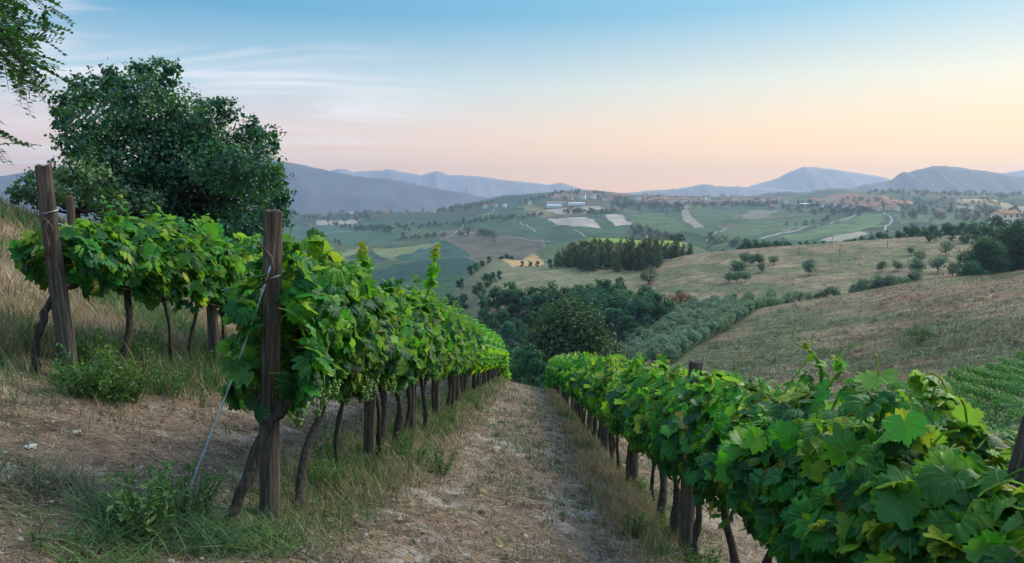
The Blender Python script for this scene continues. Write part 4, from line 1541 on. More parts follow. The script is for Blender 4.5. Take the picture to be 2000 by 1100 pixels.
# ---- robinia reaching in at the upper left corner
def robinia():
    rg = np.random.default_rng(90)
    bx, by = -7.4, 5.2
    b = np.array([bx, by, ground_at(bx, by)])
    e = link('robinia_tree', None, None, tuple(b))
    tag(e, 'feathery branches of a robinia hanging in at the upper left corner', 'tree')
    mbt, mbl = MB(), MB()
    top = np.array([-6.6, 5.3, 2.6]) - b
    t = np.linspace(0, 1, 8)[:, None]
    v, f = tube(np.array([0, 0, -.3]) + (top + [0, 0, .3]) * t, .12 * np.linspace(1.2, .5, 8), 8, True, .07, rg)
    mbt.add(v, f)
    end = P(-70, 10, 5.1) - b
    tl_ = np.linspace(0, 1, 12)[:, None]
    limb = top + (end - top) * tl_ + np.array([0, 0, .35]) * np.sin(tl_ * 3.1) + rg.normal(0, .03, (12, 3))
    limb[0] = top
    v, f = tube(limb, np.linspace(.05, .012, 12), 7, True, .08, rg)
    mbt.add(v, f)
    tw = [((-95, -10), (55, 35)), ((-95, -60), (85, -15)), ((-100, 20), (40, 70)), ((-100, 50), (62, 112)), ((-95, 70), (30, 115)), ((-90, 80), (40, 130)), ((-100, 0), (70, 20)), ((-100, 30), (40, 100)),
          ((-110, 215), (-15, 255)), ((-90, 10), (50, 45)), ((-80, 40), (60, 100))]
    for (a, c) in tw:
        d = 4.9 + rg.normal(0, .25)
        A_, C_ = P(*a, d + .3) - b, P(*c, d) - b
        m = 9
        t = np.linspace(0, 1, m)[:, None]
        q = A_ + (C_ - A_) * t + np.array([0, 0, -.10]) * (t ** 2) + np.array([0, 0, .10]) * np.sin(t * 3.1)
        at = limb[int(rg.integers(5, len(limb)))]
        mid_ = (at + q[0]) / 2 + rg.normal(0, .12, 3)
        qq = np.concatenate([[at], [mid_], q])
        v, f = tube(qq, np.concatenate([[.014], [.011], np.linspace(.009, .003, m)]), 5, False)
        mbt.add(v, f)
        for i in range(2, m):
            for s in (-1, 1):
                dv = norm((C_ - A_) * .55 / np.linalg.norm(C_ - A_) + np.array([rg.normal(0, .25), s * .3 + rg.normal(0, .2), s * .35 - .28 + rg.normal(0, .2)]))
                L = rg.uniform(.17, .27)
                np_ = 8
                tt_ = np.linspace(.15, 1, np_)
                ra = q[i] + dv * L * tt_[:, None] + np.stack([0 * tt_, 0 * tt_, -.05 * tt_ ** 2], 1)
                up = norm(np.array([rg.normal(0, .4), rg.normal(0, .4), 1.0]))
                sv = norm(np.cross(dv, up))
                for sg in (-1, 1):
                    pos = ra + sg * sv * .026
                    n_ = np_
                    nr = np.repeat(up[None], n_, 0) + rg.normal(0, .25, (n_, 3))
                    tip = np.repeat((sg * sv + dv * .35)[None], n_, 0)
                    nr = norm(nr); tip = norm(tip - (tip * nr).sum(1, keepdims=True) * nr); sd_ = np.cross(tip, nr)
                    T = np.array([(0, -.5, 0), (.27, -.15, .04), (.25, .25, .03), (0, .5, 0), (-.25, .25, .03), (-.27, -.15, .04)])
                    s_ = .052 * rg.uniform(.8, 1.15, n_) * (1 - .25 * tt_)
                    V = pos[:, None] + s_[:, None, None] * (T[None, :, 0, None] * sd_[:, None] + T[None, :, 1, None] * tip[:, None] + T[None, :, 2, None] * nr[:, None])
                    Fa = (np.array([(0, 1, 2), (0, 2, 3), (0, 3, 4), (0, 4, 5)])[None] + (np.arange(n_) * 6)[:, None, None]).reshape(-1, 3)
                    mbl.add(V.reshape(-1, 3), Fa, Col=np.repeat(np.stack([rg.uniform(.2, .8, n_), 0 * tt_, 0 * tt_], 1), 6, 0))
                v, f = tube(np.concatenate([[q[i]], ra]), .0022, 3, False)
                mbl.add(v, f, Col=(.6, 0, 0))
    link('trunk', mbt.build('trunk', M_bark, True), e)
    link('foliage', mbl.build('foliage', M_robinia, False), e)


robinia()

# ---- oak standing in the hollow below the path
OAK = tree_protos(2, 400, M_oak, 11.5, 12.5, 2.5, .36, 14, 'round', .45, .8, (26, 30))
oq = P(1110, 600, 92)
oz = ground_at(oq[0], 92)
plant(OAK[0], (oq[0], 92, oz), 'large round olive green oak in the hollow at the foot of the path', 'tree', name='oak_tree', scale=(oq[2] - oz) / 12.7, rotz=.6)
q = pick(1038, 735, 60)
# ---- wood of the ravine
RAV = tree_protos(6, 420, M_ravine, 8, 10, .9, .50, 8, 'round', .4, .8, (12, 17))
RAVT = [  # px, pixel height of the top, distance, height
]
for i in range(420):
    px = rng.uniform(880, 1295); d = rng.uniform(188, 258)
    if d > np.interp(px, [880, 930, 1000, 1100, 1200, 1250, 1295], [225, 238, 250, 256, 258, 246, 232]) or d < np.interp(px, [880, 1150, 1200, 1295], [188, 188, 192, 205]):
        continue
    if any(abs(px - a_) * d / F_PX < 4.2 and abs(d - b_) < 4.5 for a_, b_, _ in RAVT):
        continue
    RAVT.append((px, d, ground_at((px - 1000) / F_PX * d, d)))
print('ravine', len(RAVT))
for (px, d) in ((1200, 232), (1165, 236), (1225, 228), (1130, 240), (1090, 238), (1245, 226), (1060, 246), (1030, 248), (1000, 250), (970, 252), (945, 255), (1270, 222), (1180, 222), (1215, 215)):
    RAVT.append((px, d, ground_at((px - 1000) / F_PX * d, d)))
for k, (px, d, z) in enumerate(RAVT):
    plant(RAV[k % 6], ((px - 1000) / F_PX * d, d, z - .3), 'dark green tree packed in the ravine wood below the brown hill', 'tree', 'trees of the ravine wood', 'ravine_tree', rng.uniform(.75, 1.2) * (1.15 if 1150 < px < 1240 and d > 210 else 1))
for k, (px, py, d, s) in enumerate(((1035, 735, 62, .55), (1008, 742, 66, .6), (1060, 730, 72, .6), (985, 735, 75, .6), (960, 720, 80, .7), (1020, 700, 95, .8), (1180, 700, 100, .6), (1215, 715, 98, .5), (1000, 690, 110, .8))):
    x = (px - 1000) / F_PX * d
    plant(RAV[k % 6], (x, d, ground_at(x, d) - .3), f'dark shrubby tree in the hollow beyond the end of the path, {ordinal(k + 1)} one going down', 'tree', 'trees in the hollow', 'hollow_tree', s)

# ---- olive grove
OLV_P = tree_protos(6, 440, M_olive, 4.2, 4.0, .4, .26, 20, 'ball', .5, .9, (6, 9))
A0, A1 = pick(1300, 722, 70), pick(1560, 579, 120)      # lower right edge of the grove
cnt = 0
edge = (A1 - A0)[:2]
el_ = np.linalg.norm(edge); ed = edge / el_
en = np.array([-ed[1], ed[0]])
print('grove edge', A0, A1, el_)
GROVE = [pick(*p, 75)[:2] for p in ((1185, 712), (1300, 724), (1562, 579), (1530, 570), (1400, 588), (1290, 608), (1228, 630), (1192, 665))]
print('grove', [tuple(np.round(v, 0)) for v in GROVE])
for r_ in range(-1, 34):
    for c_ in range(-14, int(el_ / 3.7) + 4):
        pt = A0[:2] + ed * (c_ * 3.3 + .9 * (r_ % 2)) + en * (.8 + r_ * 6.2) + rng.normal(0, .25, 2)
        x, y = pt
        if not inpoly(np.array([x]), np.array([y]), GROVE)[0] or cnt > 270:
            continue
        plant(OLV_P[cnt % 6], (x, y, ground_at(x, y) - .1), 'grey green olive tree in the close rows of the olive grove', 'olive tree', 'olive trees of the grove', 'olive_tree', rng.uniform(.70, .98))
        cnt += 1
print('grove', cnt)

# ---- single olives and bushes on the slopes: px, py of the foot, label, scale
SC = [(1455, 517, 'round olive tree, upper left of a small group on the brown hill', .95), (1468, 518, 'olive tree beside another in the upper rank on the brown hill', .85), (1482, 518, 'olive tree at the right of the upper rank on the brown hill', .9),
      (1510, 518, 'small round olive standing apart on the upper brown hill', .75), (1437, 535, 'olive at the left of the middle rank on the brown hill', 1.0), (1450, 535, 'olive in the middle rank on the brown hill', .95),
      (1487, 531, 'small olive right of the middle rank on the brown hill', .7), (1425, 552, 'olive at the left of the lowest rank on the brown hill', .85), (1440, 552, 'olive in the middle of the lowest rank on the brown hill', .85),
      (1455, 551, 'olive at the right of the lowest rank on the brown hill', .85), (1580, 537, 'lone spreading olive in the middle of the brown hill', 1.15), (1778, 499, 'small round olive high on the brown hill', .7),
      (1797, 515, 'olive bush below the small round one high on the hill', 1.0), (1721, 530, 'olive bush at mid slope right of the lone olive', .8), (1752, 529, 'second olive bush at mid slope towards the big oaks', .8),
      (1832, 532, 'rounded full olive near the big oaks', 1.25), (1790, 537, 'broad olive above the hedge of olives', 1.2), (1848, 497, 'pale olive below the tree line near the big oaks', 1.0), (1862, 540, 'pale rounded olive at the foot of the big oaks', 1.1)]
for k, (px, py, lab, s) in enumerate(SC):
    p = pick(px, py, 228)
    plant(OLV_P[k % 6], p - [0, 0, .1], lab, 'olive tree', 'scattered olives on the slopes', 'olive_tree', s * p[1] / 300 * 1.5)
for k, px in enumerate(np.concatenate([np.arange(1676, 1800, 11.5), np.arange(1566, 1650, 17)])):
    d = 190 + rng.uniform(-4, 8)
    x = (px - 1000) / F_PX * d
    plant(OLV_P[k % 6], (x, d, ground_at(x, d) - .4), f'olive tree in the hedge along the dry ridge, {ordinal(k + 1)} one along it', 'olive tree', 'olives along the dry ridge', 'olive_tree', rng.uniform(.85, 1.25) * (1 if px > 1660 else .75))

# ---- conical wood on the hill
PIN = tree_protos(7, 470, M_pine, 6.0, 13.5, 1.0, .62, 4.5, 'upright', .42, .85, (6, 9))
npin = 0
for i in range(130):
    px = rng.uniform(1085, 1352)
    d = rng.uniform(335, 402)
    lo = 340 + (1 - smoothstep(1085, 1130, px)) * 25 + smoothstep(1270, 1350, px) * 45
    if d < lo:
        continue
    x = (px - 1000) / F_PX * d
    hgt = np.interp(px, [1085, 1110, 1180, 1280, 1352], [.55, .9, 1.15, 1.0, .55])
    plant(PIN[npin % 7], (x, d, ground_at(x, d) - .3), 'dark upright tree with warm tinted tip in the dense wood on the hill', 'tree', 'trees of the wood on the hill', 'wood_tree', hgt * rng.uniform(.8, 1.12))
    npin += 1
for k, (px, py, w) in enumerate(((1266, 556, 1.0),)):
    GB = tree_protos(1, 490, M_greybush, 9, 9, .8, .45, 4, 'round', .5, .7, (14, 18))
    p = pick(px, py, 230)
    plant(GB[0], p, 'grey leafless looking bushy tree at the corner of the wood', 'tree', name='grey_tree', scale=.95)
RU = tree_protos(1, 495, M_russet, 9, 5, .4, .4, 5, 'round', .6, .8, (12, 15))
p = pick(1330, 597, 215)
plant(RU[0], p, 'russet red bush above the olive grove', 'bush', name='russet_bush', scale=1.0)
p = pick(1326, 583, 215)
plant(OLV_P[0], p, 'small dark bush behind the russet red bush', 'bush', name='bush', scale=.9)

# ---- bush on the near dry slope
NB = tree_protos(1, 500, leaf_mat("slope_bush_leaf", [(0, (.04, .085, .045)), (1, (.10, .16, .075))], .3, .6, .2, 0), 5.2, 3.2, .2, .2, 12, 'round', .5, .85, (12, 15))
p = pick(1795, 668, 80)
plant(NB[0], p - [0, 0, .3], 'single rounded green bush in the middle of the dry slope', 'bush', name='bush', scale=1.0)

# ---- big oaks at the right
BO = tree_protos(2, 510, M_ravine, 15, 15, .8, .55, 9, 'round', .42, .82, (24, 28))
for k, (px, d, s, lab) in enumerate(((1930, 222, 1.0, 'big dark oak at the right edge above the dry ridge, left one of the mass'), (2010, 228, 1.25, 'tall dark oak at the right edge of the view'), (1965, 236, 1.1, 'big dark oak between two others at the right edge'),
                                    (2070, 230, 1.2, 'dark oak partly outside the right edge of the view'), (1905, 216, .6, 'smaller dark oak at the left foot of the big oaks'))):
    x = (px - 1000) / F_PX * d
    plant(BO[k % 2], (x, d, ground_at(x, d) - .5), lab, 'tree', 'big oaks at the right edge', 'oak_tree', s)

# ---- tree line along the far edge of the brown hill
TL = [(1413, 400, .5), (1450, 396, .8), (1462, 398, .95), (1476, 396, .8), (1490, 399, .8), (1503, 396, .7), (1517, 399, .75), (1530, 396, .8), (1543, 398, .6), (1563, 397, .55), (1578, 399, .6), (1592, 397, .55), (1608, 399, .55), (1622, 399, .5), (1652, 397, .5), (1668, 399, .6), (1685, 397, .65),
      (1702, 399, .7), (1718, 396, .75), (1732, 398, .85), (1755, 396, .8), (1770, 398, 1.05), (1785, 396, 1.1), (1802, 399, 1.0), (1820, 396, 1.0), (1838, 399, 1.1), (1855, 397, 1.15), (1875, 399, 1.2), (1895, 396, 1.15), (1920, 398, 1.2), (1942, 400, 1.5), (1965, 397, 1.1), (1990, 399, 1.15), (2015, 396, 1.2), (1830, 350, .6), (1815, 345, .5), (1860, 345, .6), (1885, 335, .7), (1905, 340, .8), (1930, 330, .9)]
for k, (px, d, s) in enumerate(TL):
    x = (px - 1000) / F_PX * d
    plant(RAV[(k * 5) % 6], (x, d, ground_at(x, d) - .5), f'dark tree, {ordinal(k + 1)} along the tree line on the crest of the brown hill', 'tree', 'tree line on the brown hill', 'crest_tree', s * .95)
# ---- trees at the left end of that hill and round the golden field
LE = [(868, 570, 270, 1.0), (885, 556, 285, 1.0), (905, 568, 280, .8), (935, 560, 285, .75), (950, 550, 300, .75), (962, 548, 310, .6), (975, 546, 315, .5), (930, 524, 400, .65), (918, 525, 405, .7), (940, 520, 410, .5), (955, 519, 415, .5), (980, 500, 470, .6), (990, 500, 470, .65), (1000, 500, 472, .5), (1020, 520, 385, .4), (1035, 521, 385, .4), (1050, 520, 385, .4), (865, 590, 260, .9), (890, 585, 262, .7), (855, 560, 300, .9), (875, 540, 330, .7), (900, 535, 350, .7), (1075, 528, 350, .6), (1090, 535, 345, .6)]
for k, (px, py, d, s) in enumerate(LE):
    x = (px - 1000) / F_PX * d
    plant(RAV[(k * 3) % 6], (x, d, ground_at(x, d) - .4), f'dark rounded tree, {ordinal(k + 1)} of those scattered below and around the golden field', 'tree', 'trees round the golden field', 'field_tree', s * .9)
# slender cypress
CY = tree_protos(1, 530, M_pine, 2.0, 9, .3, .4, 6, 'upright', .2, .9, (7, 8))
p = P(1132, 498, 345)
plant(CY[0], (p[0], 345, ground_at(p[0], 345)), 'slender dark cypress at the left corner of the wood', 'tree', name='cypress', scale=1.1)

# ---- far trees: hedges, spinneys and single trees on the far hills
FT = tree_protos(6, 540, M_fartree, 10, 9, .5, 1.3, 1.2, 'round', .45, .85, (6, 9))
HEDGES = [((690, 452), (760, 446), 10), ((760, 448), (870, 440), 15), ((780, 470), (860, 462), 12), ((890, 440), (1000, 425), 20), ((1000, 427), (1060, 423), 10), ((700, 420), (760, 418), 8), ((830, 414), (880, 411), 9), ((900, 408), (960, 400), 10),
          ((1105, 416), (1200, 415), 18), ((1020, 396), (1080, 383), 12), ((1080, 381), (1180, 380), 10), ((1200, 404), (1330, 402), 18), ((1330, 398), (1500, 402), 18), ((640, 440), (700, 446), 8), ((900, 460), (960, 458), 10), ((1560, 402), (1700, 412), 16), ((1800, 412), (2000, 424), 20),
          ((1700, 378), (1990, 384), 24), ((1860, 398), (1990, 415), 10), ((1540, 445), (1620, 432), 6), ((560, 428), (640, 424), 6), ((580, 470), (660, 480), 8), ((720, 405), (800, 412), 7)]
nf = 0
for (a, b, n) in HEDGES:
    for i in range(n):
        t = (i + rng.uniform(-.3, .3)) / max(1, n - 1)
        px = a[0] + (b[0] - a[0]) * t + rng.normal(0, 2); py = a[1] + (b[1] - a[1]) * t + rng.normal(0, 1.6)
        p = pick(px, py, 640)
        if p[1] > 3300:
            continue
        plant(FT[nf % 6], p - [0, 0, .5], 'small dark tree in the hedgerows of the far hills', 'tree', 'hedgerow trees of the far hills', 'hedgerow_tree', rng.uniform(.6, 1.25) * (.8 + p[1] / 4000))
        nf += 1
print('far trees', nf)
WOODS = [((1195, 398), (1335, 406), 70, 5), ((1232, 452), (1330, 476), 70, 7), ((600, 492), (670, 516), 40, 6), ((700, 448), (762, 452), 26, 3), ((1335, 398), (1640, 404), 90, 4), ((1080, 378), (1180, 385), 40, 3), ((560, 412), (800, 416), 60, 3),
         ((820, 412), (960, 402), 50, 3), ((1640, 396), (1990, 412), 120, 8), ((1690, 374), (1990, 382), 90, 4), ((1540, 412), (1690, 416), 40, 3), ((890, 452), (970, 462), 26, 4), ((1760, 420), (1960, 430), 60, 5), ((1100, 418), (1200, 416), 24, 2), ((1380, 470), (1460, 484), 30, 4), ((600, 430), (720, 426), 30, 4)]
mb = MB()
wr = np.random.default_rng(77)
for (a, b, n, sp) in WOODS:
    for i in range(n):
        t = wr.random()
        p = pick(a[0] + (b[0] - a[0]) * t + wr.normal(0, 3), a[1] + (b[1] - a[1]) * t + wr.normal(0, sp), 640)
        if p[1] > 3300:
            continue
        sz_ = wr.uniform(4, 8) * (.7 + p[1] / 5000)
        m = 70
        dv = norm(wr.normal(size=(m, 3)))
        pos = p + [0, 0, sz_ * .75] + dv * wr.uniform(.6, 1.1, (m, 1)) * [sz_ * .75, sz_ * .75, sz_ * .8]
        cards(mb, pos, dv + wr.normal(0, .4, (m, 3)), sz_ * .34 * wr.uniform(.7, 1.3, m), np.clip(wr.normal(.4, .25, m) + wr.normal(0, .2), 0, 1), wr)
o = link('distant_woods', mb.build('distant_woods', M_fartree, False))
tag(o, 'dark copses and hedges merging on the hills beyond the valley', 'woods', kind='stuff')

# ================================================================== houses
def box(mb, x0, x1, y0, y1, z0, z1):
    V = [(x, y, z) for z in (z0, z1) for y in (y0, y1) for x in (x0, x1)]
    mb.add(V, np.array([(0, 2, 3, 1), (4, 5, 7, 6), (0, 1, 5, 4), (2, 6, 7, 3), (0, 4, 6, 2), (1, 3, 7, 5)]))


def house_proto(w, dp, h, rh, wall, roof, floors):
    mb = MB()
    V = [(-w / 2, -dp / 2, -2), (w / 2, -dp / 2, -2), (w / 2, dp / 2, -2), (-w / 2, dp / 2, -2), (-w / 2, -dp / 2, h), (w / 2, -dp / 2, h), (w / 2, dp / 2, h), (-w / 2, dp / 2, h), (-w / 2, 0, h + rh), (w / 2, 0, h + rh)]
    mb.add(V, [np.array([(0, 1, 5, 4), (2, 3, 7, 6)]), np.array([(1, 2, 6, 9, 5), (3, 0, 4, 8, 7)])])
    wm = mb.build('wall', wall)
    mb = MB()
    o = .5
    k = rh / (dp / 2)
    for s in (-1, 1):
        V = [(-w / 2 - o, s * (dp / 2 + o), h - o * k + .05), (w / 2 + o, s * (dp / 2 + o), h - o * k + .05), (w / 2 + o, 0, h + rh + .05), (-w / 2 - o, 0, h + rh + .05)]
        V2 = [(x, y, z + .25) for x, y, z in V]
        mb.add(V + V2, np.array([(0, 1, 2, 3), (4, 5, 6, 7), (0, 1, 5, 4), (1, 2, 6, 5), (2, 3, 7, 6), (3, 0, 4, 7)]))
    box(mb, w * .2, w * .2 + .8, -.4, .4, h + rh * .5, h + rh + 1.0)
    rm = mb.build('roof', roof)
    nw = max(2, int(w / 3.2))
    wins = []
    for fl in range(floors):
        for i in range(nw):
            xx = -w / 2 + (i + .5) * w / nw
            mb = MB()
            box(mb, xx - .5, xx + .5, -dp / 2 - .06, -dp / 2 + .1, 1.0 + fl * 3, 2.4 + fl * 3)
            wins.append(mb.build('window', M_glass))
    return wm, rm, wins


HP = [house_proto(12, 9, 6.2, 2.0, M_wallA, M_roof, 2), house_proto(16, 10, 6.4, 2.2, M_wallB, M_roof, 2), house_proto(10, 9, 9.0, 2.0, M_wallA, M_roof2, 3), house_proto(20, 10, 6.0, 2.4, M_wallC, M_roof, 2), house_proto(13, 11, 8.6, 2.2, M_wallB, M_roof2, 3)]


def house(p, k, label, group, s=1.0, rot=None, windows=False):
    e = link('house', None, None, (p[0], p[1], p[2] - .3), rng.uniform(-.6, .6) if rot is None else rot, s)
    tag(e, label, 'house', group)
    w, r_, g__ = HP[k % 5]
    link('wall', w, e); link('roof', r_, e)
    for g_ in (g__ if windows else ()):
        link('window', g_, e)


SPOTS = []
for i in range(64):
    px = rng.uniform(1085, 1320); SPOTS.append((px, np.interp(px, [1085, 1120, 1200, 1320], [388, 387, 388, 391]) + rng.uniform(-5, 5)))
for i in range(84):
    px = rng.uniform(1240, 1640); SPOTS.append((px, np.interp(px, [1240, 1320, 1500, 1580, 1640], [389, 391, 391, 394, 399]) + rng.uniform(-3, 9)))
for k, (px, py) in enumerate(SPOTS):
    p = pick(px, py, 1500)
    if p[1] > 3000:
        p = np.array([(px - 1000) / F_PX * 2850, 2850, 0]); p[2] = ground_at(p[0], p[1])
    house(p, int(rng.integers(0, 5)), 'small house among many in the village along the far ridge', 'houses of the ridge village', rng.uniform(1.0, 1.6))
FARM = [(950, 408, 'red roofed farmhouse at the top of the pale track', 1.5), (965, 404, 'house behind the red roofed farmhouse on the rise', 1.1), (985, 405, 'house right of the red roofed farmhouse', 1.1), (602, 442, 'white farmhouse beside the pale strip field', 1.0), (633, 425, 'white farmhouse on the left valley side', 1.1),
        (685, 417, 'pale farmhouse on the low rise left of the spinney', 1.0), (755, 417, 'pale farm among trees on the low rise', 1.4), (790, 418, 'second farm among trees on the low rise', 1.1), (803, 408, 'small pink house on top of the low rise', 1.0), (845, 416, 'house half hidden in the spinney', 1.1), (905, 459, 'farmhouse in the valley beside the hedge', 1.0), (925, 461, 'long low farm building in the valley', 1.1),
        (1035, 400, 'house beside the blue roofed shed', 1.0), (1690, 410, 'white house at the hamlet below the brown dome', 1.3), (1702, 411, 'second white house of the hamlet', 1.1), (1718, 412, 'small house of the hamlet by the road', 1.0), (1738, 411, 'red roofed house of the hamlet above the bend', 1.3), (1752, 412, 'end house of the hamlet above the bend', 1.0),
        (1510, 407, 'house with terracotta roof below the village', 1.2), (1520, 408, 'wide house with terracotta roof below the village', 1.1), (1340, 408, 'white house alone under the village', 1.1), (1615, 403, 'house at the right end of the village', 1.2), (1630, 405, 'low house beyond the right end of the village', 1.1), (1922, 389, 'white house on the far right slope', 1.0), (1835, 418, 'pale house in the hedges of the right valley', 1.0), (1266, 466, 'house with terracotta roof behind the wood', .8), (1890, 402, 'small farm on the right field edge', 1.0), (1650, 408, 'small farm below the brown dome', 1.0)]
for k, (px, py, lab, s) in enumerate(FARM):
    p = pick(px, py, 640)
    house(p, k, lab, None, s * (.7 + p[1] / 6000))
p = P(1985, 432, 420); x = p[0]
e_ = house((x, 430, P(1985, 437, 430)[2]), 0, 'pale stone house among the trees at the right edge', None, 1.0, .15, True)


def shed(px, py, w, label):
    p = pick(px, py, 1500)
    e = link('shed', None, None, (p[0], p[1], p[2]), rng.uniform(-.1, .1))
    tag(e, label, 'shed', 'long sheds below the village')
    mb = MB(); box(mb, -w / 2, w / 2, -7, 7, -2, 5); link('wall', mb.build('wall', M_white), e)
    mb = MB()
    V = [(-w / 2 - .6, -7.6, 5.05), (w / 2 + .6, -7.6, 5.05), (w / 2 + .6, 0, 7.2), (-w / 2 - .6, 0, 7.2), (w / 2 + .6, 7.6, 5.05), (-w / 2 - .6, 7.6, 5.05)]
    mb.add(V, np.array([(0, 1, 2, 3), (3, 2, 4, 5), (0, 5, 4, 1)])); link('roof', mb.build('roof', M_wallC if px < 1090 and py < 402 else M_white), e)


shed(1087, 399, 55, 'long shed with a reddish roof left of the village')
shed(1082, 405, 40, 'low pale shed in front of the reddish roofed shed')
shed(1126, 401, 45, 'long white and blue shed under the hilltop')
shed(1571, 402, 36, 'white shed at the right end of the village')

# utility poles on the brown hill
for k, (px, py, hpx) in enumerate(((1560, 498, 9), (1640, 497, 12), (1733, 485, 14), (1700, 470, 14), (1625, 478, 10))):
    p = pick(px, py, 240)
    mb = MB()
    hgt = hpx / F_PX * p[1] + 2
    v, f = tube([(0, 0, -.5), (0, 0, hgt * .5), (0, 0, hgt)], [.14, .12, .10], 6); mb.add(v, f)
    v, f = tube([(-.9, 0, hgt - .4), (.9, 0, hgt - .4)], .06, 4); mb.add(v, f)
    o = link('utility_pole', mb.build('utility_pole', M_post, True), None, tuple(p))
    tag(o, f'thin wooden pole standing on the brown hill, {ordinal(k + 1)} of a scattered few', 'pole', 'poles on the brown hill')

# ================================================================== grasses and weeds
def blades(name, x, y, length, width, az, tilt, col, label, mat=M_blade, bend=.3, nseg=2):
    """standing or lying blades, tapered strips"""
    n = len(x)
    z = zfun(x, y)
    dirh = np.stack([np.cos(az), np.sin(az), 0 * az], 1)
    sd_ = np.stack([-np.sin(az), np.cos(az), 0 * az], 1)
    up = np.array([0, 0, 1.0])
    # follow the slope roughly
    slope = np.stack([0 * x, 0 * x, -.213 * np.sin(az) - .2 * np.cos(az)], 1)
    base = np.stack([x, y, z - .01], 1)
    rows = []
    for k in range(nseg + 1):
        t = k / nseg
        ct, st_ = np.cos(tilt)[:, None], np.sin(tilt)[:, None]
        c = base + length[:, None] * (t * (dirh * st_ + slope * st_ + up * ct) + t * t * bend * (dirh * ct - up * .5 * st_))
        c = c + [0, 0, .018]
        w = (width * (1 - .85 * t))[:, None] / 2
        rows.append(np.stack([c - sd_ * w, c + sd_ * w], 1))
    V = np.stack(rows, 1).reshape(n, -1, 3)
    kk = 2 * (nseg + 1)
    fc = np.array([(2 * i, 2 * i + 1, 2 * i + 3, 2 * i + 2) for i in range(nseg)])
    Fa = (fc[None] + (np.arange(n) * kk)[:, None, None]).reshape(-1, 4)
    o = link(name, mesh(name, V.reshape(-1, 3), Fa, {'Col': ('FLOAT_COLOR', rgba(np.repeat(col, kk, 0)))}, False, [mat]))
    tag(o, label, 'grass', kind='stuff')
    return o


def cols(n, *cs):
    c = np.array(cs)[rng.integers(0, len(cs), n)]
    return c * rng.uniform(.65, 1.3, (n, 1)) * rng.uniform(.92, 1.08, (n, 3))


def scatter(n, ya, yb, xa, xb, pw=1.0):
    """more points near the camera"""
    y = ya * (yb / ya) ** (rng.random(n) ** pw)
    x = rng.uniform(xa, xb, n) + ROW_TAN * y
    return x, y


# straw litter lying on path and alley
n = 190000
x, y = scatter(n, 3.2, 50, -6.6, 3.2)
sc_ = np.clip(y / 7, .7, 4)
keep = rng.random(n) < (.30 + .9 * smoothstep(.66, .50, fbm(x * 1.7, y * 1.1, 23, 5)))
x, y, sc_ = x[keep], y[keep], sc_[keep]
n = len(x)
blades('straw_litter', x, y, rng.uniform(.04, .17, n) * sc_ ** .5, rng.uniform(.004, .010, n) * sc_, rng.uniform(0, 6.28, n), rng.uniform(1.15, 1.62, n),
       cols(n, (.38, .295, .215), (.30, .23, .17), (.50, .43, .34), (.14, .105, .075), (.32, .205, .145), (.19, .145, .105)), 'dry mown straw lying on the path and alley between the rows', bend=.12, nseg=1)
# short stubble and sparse green on the path
n = 42000
x, y = scatter(n, 3.2, 45, -6.2, 3.0)
m = smoothstep(.44, .62, fbm(x * 1.3, y * .7, 31, 4))
keep = rng.random(n) < (.10 + m)
x, y, m = x[keep], y[keep], m[keep]; n = len(x)
sc_ = np.clip(y / 7, .7, 3.5)
blades('short_grass', x, y, rng.uniform(.04, .12, n) * sc_ ** .6, rng.uniform(.004, .009, n) * sc_, rng.uniform(0, 6.28, n), rng.uniform(.1, .8, n),
       lerpc(cols(n, (.30, .22, .12), (.36, .27, .17)), cols(n, (.06, .13, .035), (.09, .16, .05), (.05, .11, .05)), np.clip(m * 1.3, 0, 1)), 'short mixed green and dry grass on the path')


n = 2600
tx, ty = scatter(n, 3.2, 40, -6.4, 3.2)
kk_ = 16
x = np.repeat(tx, kk_) + rng.normal(0, .045, n * kk_); y = np.repeat(ty, kk_) + rng.normal(0, .045, n * kk_)
tc_ = np.repeat(cols(n, (.13, .095, .065), (.20, .145, .10), (.09, .075, .05), (.10, .12, .05)), kk_, 0) * rng.uniform(.7, 1.3, (n * kk_, 1))
blades('dry_tufts', x, y, rng.uniform(.03, .11, n * kk_), rng.uniform(.005, .011, n * kk_) * np.clip(y / 7, .8, 3), rng.uniform(0, 6.28, n * kk_), rng.uniform(.3, 1.25, n * kk_), tc_, 'small brown grass tufts dotted over the path and alley')


def strip_grass(name, n, x0, spread, ya, yb, lmin, lmax, cs, label, tl=(.05, .55), off=0.0, wd=(.006, .013), dens=None):
    y = ya * (yb / ya) ** rng.random(n)
    x = row_x(x0, y) + off + rng.normal(0, spread, n)
    k = fbm(x * 1.4, y * .9, abs(hash(name)) % 97 if False else len(name), 3)
    keep = (rng.random(n) < smoothstep(.3, .6, k)) & (rng.random(n) < .25 + .75 * smoothstep(5.2, 8.0, y))
    x, y, k = x[keep], y[keep], k[keep]
    m_ = len(x)
    sc_ = np.clip(y / 8, .8, 3)
    blades(name, x, y, rng.uniform(lmin, lmax, m_) * (.55 + .9 * k) * (.55 + .45 * smoothstep(5.5, 8, y)), rng.uniform(*wd, m_) * sc_, rng.uniform(0, 6.28, m_), rng.uniform(*tl, m_), cols(m_, *cs), label, bend=.45, nseg=3)


